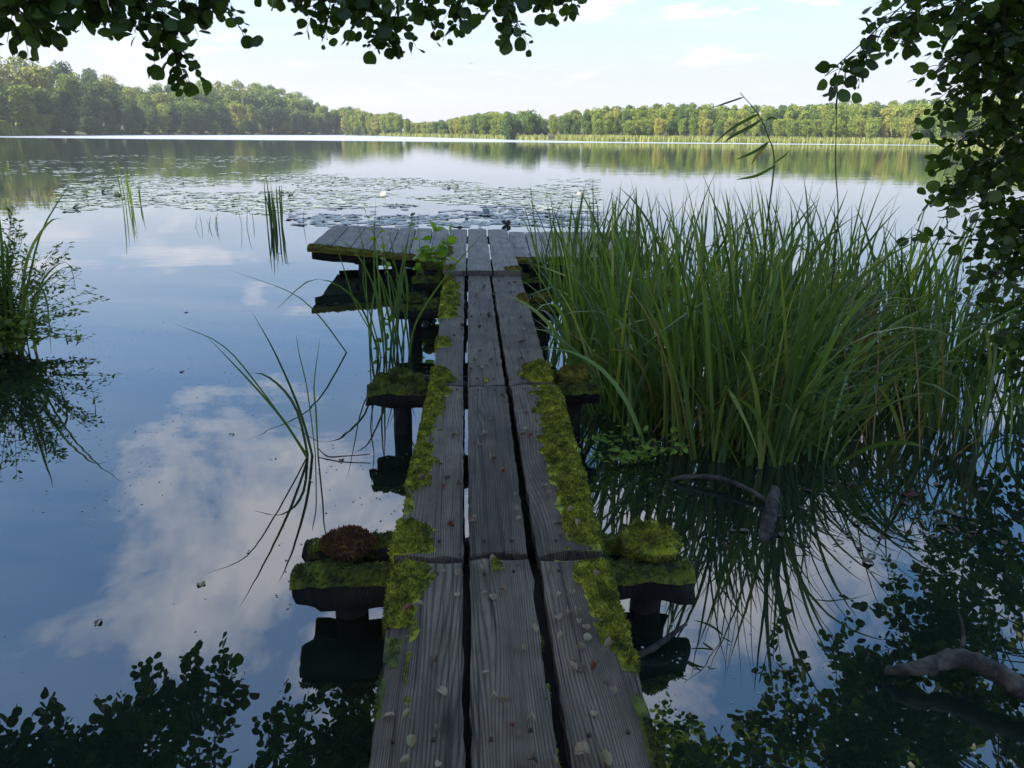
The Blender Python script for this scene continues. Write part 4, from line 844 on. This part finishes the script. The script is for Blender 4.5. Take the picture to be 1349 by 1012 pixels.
# right tree
hubsR=[((3.6,3.9,3.3),.30),((4.3,4.0,2.6),.22),((4.6,4.3,1.6),.14),((3.4,5.0,4.6),.45),((4.2,6.0,5.2),.55),((2.6,4.2,5.0),.5),((5.0,5.2,1.0),.08)]
spR=[]
for t_ in TC:
    hi=0 if t_[2]>2 else (1 if t_[2]>1.5 else (2 if t_[2]>.9 else 6)); lf=t_[0]<2.3; spR.append(((t_[0]+(0 if lf else .14),t_[1],t_[2]+.05),hi,7 if lf else 12,.20 if lf else .30,.058,.029,.72 if lf else .55,.3))
for a,d,ph in CAN_R:
    if a<24 and ph<41: ph=41+random.random()*4
    tip=clear(a,d,ph); hi=min((3,4,5),key=lambda h:np.linalg.norm(np.array(hubsR[h][0])-tip)); spR.append((tip,hi,12,.42,.095,.038,.5,.25))
for _ in range(18):
    y=random.uniform(4.4,7.2); x=.62*y+.25+random.random()*1.6; z=random.uniform(.25,2.6); spR.append(((x,y,z),0 if z>2 else (1 if z>1.5 else (2 if z>.9 else 6)),12,.34,.058,.031,.55,.3))
alder('alder tree on the right bank, its dense leaf curtain filling the right edge',(6.4,3.4,.3),[(6.4,3.4,-.2),(6.3,3.5,1.6),(6.0,3.8,3.6),(5.6,4.2,6.),(5.4,4.4,8.5)],[.2,.16,.12,.08,.03],hubsR,spR)
# ---------------------------------------------------------------- the wood on the near banks (out of frame; shades the jetty)
def bank_tree(x,y,h,sc,k):
    a=math.degrees(math.atan2(x-OX,y-OY)); r=math.hypot(x-OX,y-OY)
    o=obj('bank_tree',None,loc=(x,y,ground_z(a,r)-.1),label=BANKLAB[k],cat='tree'); o.scale=(h*sc,h*sc,h); o.rotation_euler=(0,0,k*1.3)
    obj('crown',bank_me,None,o); obj('trunk',trunk_me,None,o)
bank_me=crown_mesh('crown',999,16000,46,.40,.026,.10,0); bank_me.materials.append(M_bank)
BT=[(-11.5,-4.5,16,.68),(-12.5,.2,17,.68),(-14.2,5.0,18,.68),(-17,9.8,18,.68),(4,-17,13,.8)]
BW=['first','second','third','fourth','fifth','sixth','seventh','eighth','ninth','tenth']
BANKLAB=[f'tall leafy tree on the near bank, {w} along the shore from the left' for w in BW]
for k,(x,y,h,s) in enumerate(BT): bank_tree(x,y,h,s,k)
# a bird far off over the lake
mb=MB(); mb.add(*inst(np.array([(-.5,0,.12),(0,.12,0),(.5,0,.12),(0,-.12,0)]),np.array([(0,3,1,1),(1,3,2,2)])[:,[0,1,2,3]],np.eye(4)[None])) if False else None
mb=MB(); tube(mb,[(0,-.25,0),(0,-.1,0),(0,.1,0),(0,.28,0)],[.01,.07,.06,.01],6)
mb.add([(-.62,-.08,.10),(-.3,-.1,.16),(0,-.1,.03),(0,.1,.03),(-.3,.08,.16),(-.62,0,.10)],[(0,1,4,5),(1,2,3,4)]); mb.add([(.62,-.08,.10),(.3,-.1,.16),(0,-.1,.03),(0,.1,.03),(.3,.08,.16),(.62,0,.10)],[(0,1,4,5),(1,2,3,4)])
obj('bird',mb.mesh('bird'),M_twig,loc=(.97,119.6,11.2),label='tiny dark bird flying in the sky over the lake',cat='bird')
# nails through the boards over each trestle
nv_=[(0,0,.0025)]+[(.006*math.cos(a),.006*math.sin(a),z) for z in (.0022,-.003) for a in np.linspace(0,2*math.pi,9)[:8]]
nq=[(1+i,1+(i+1)%8,1+(i+2)%8,0) for i in range(0,8,2)]+[(1+i,9+i,9+(i+1)%8,1+(i+1)%8) for i in range(8)]
m,t,b=mat('rusty_iron'); b.inputs['Base Color'].default_value=(.03,.014,.008,1); b.inputs['Roughness'].default_value=.8
nail_me=mesh('nail',nv_,nq); nail_me.materials.append(m)
for pls,ys in ((s1,(2.40,1.62)),(s2,(2.62,4.45)),(s3,(4.67,8.33)),(s4,(8.55,))):
    for pk,p_ in enumerate(pls):
        for y in ys:
            for fx in (-.055,.05):
                c_=p_.location; xx=c_.x+fx+(y-c_.y)*[(-.0222,.0016,.017),(.027,.003,.008),(.002,.0058,.006),(0,.006,.012)][(s1,s2,s3,s4).index(pls)][pk]
                obj('nail',nail_me,None,p_,loc=(xx-c_.x,y-c_.y+random.uniform(-.015,.015),.0045))
# ---------------------------------------------------------------- air
m=bpy.data.materials.new('haze_air'); m.use_nodes=True; t=m.node_tree; t.nodes.remove(t.nodes['Principled BSDF'])
pv=t.nodes.new('ShaderNodeVolumePrincipled'); pv.inputs['Color'].default_value=(.86,.92,1,1); pv.inputs['Density'].default_value=HAZE; pv.inputs['Anisotropy'].default_value=.3
t.links.new(pv.outputs[0],t.nodes['Material Output'].inputs['Volume'])
V=[(x,y,z) for z in (-1.5,48) for x,y in ((-900,-760),(900,-760),(900,1150),(-900,1150))]
obj('haze',mesh('haze',V,[(0,3,2,1),(4,5,6,7),(0,1,5,4),(1,2,6,5),(2,3,7,6),(3,0,4,7)]),m,label='thin summer haze over the whole lake',cat='haze',kind='stuff')
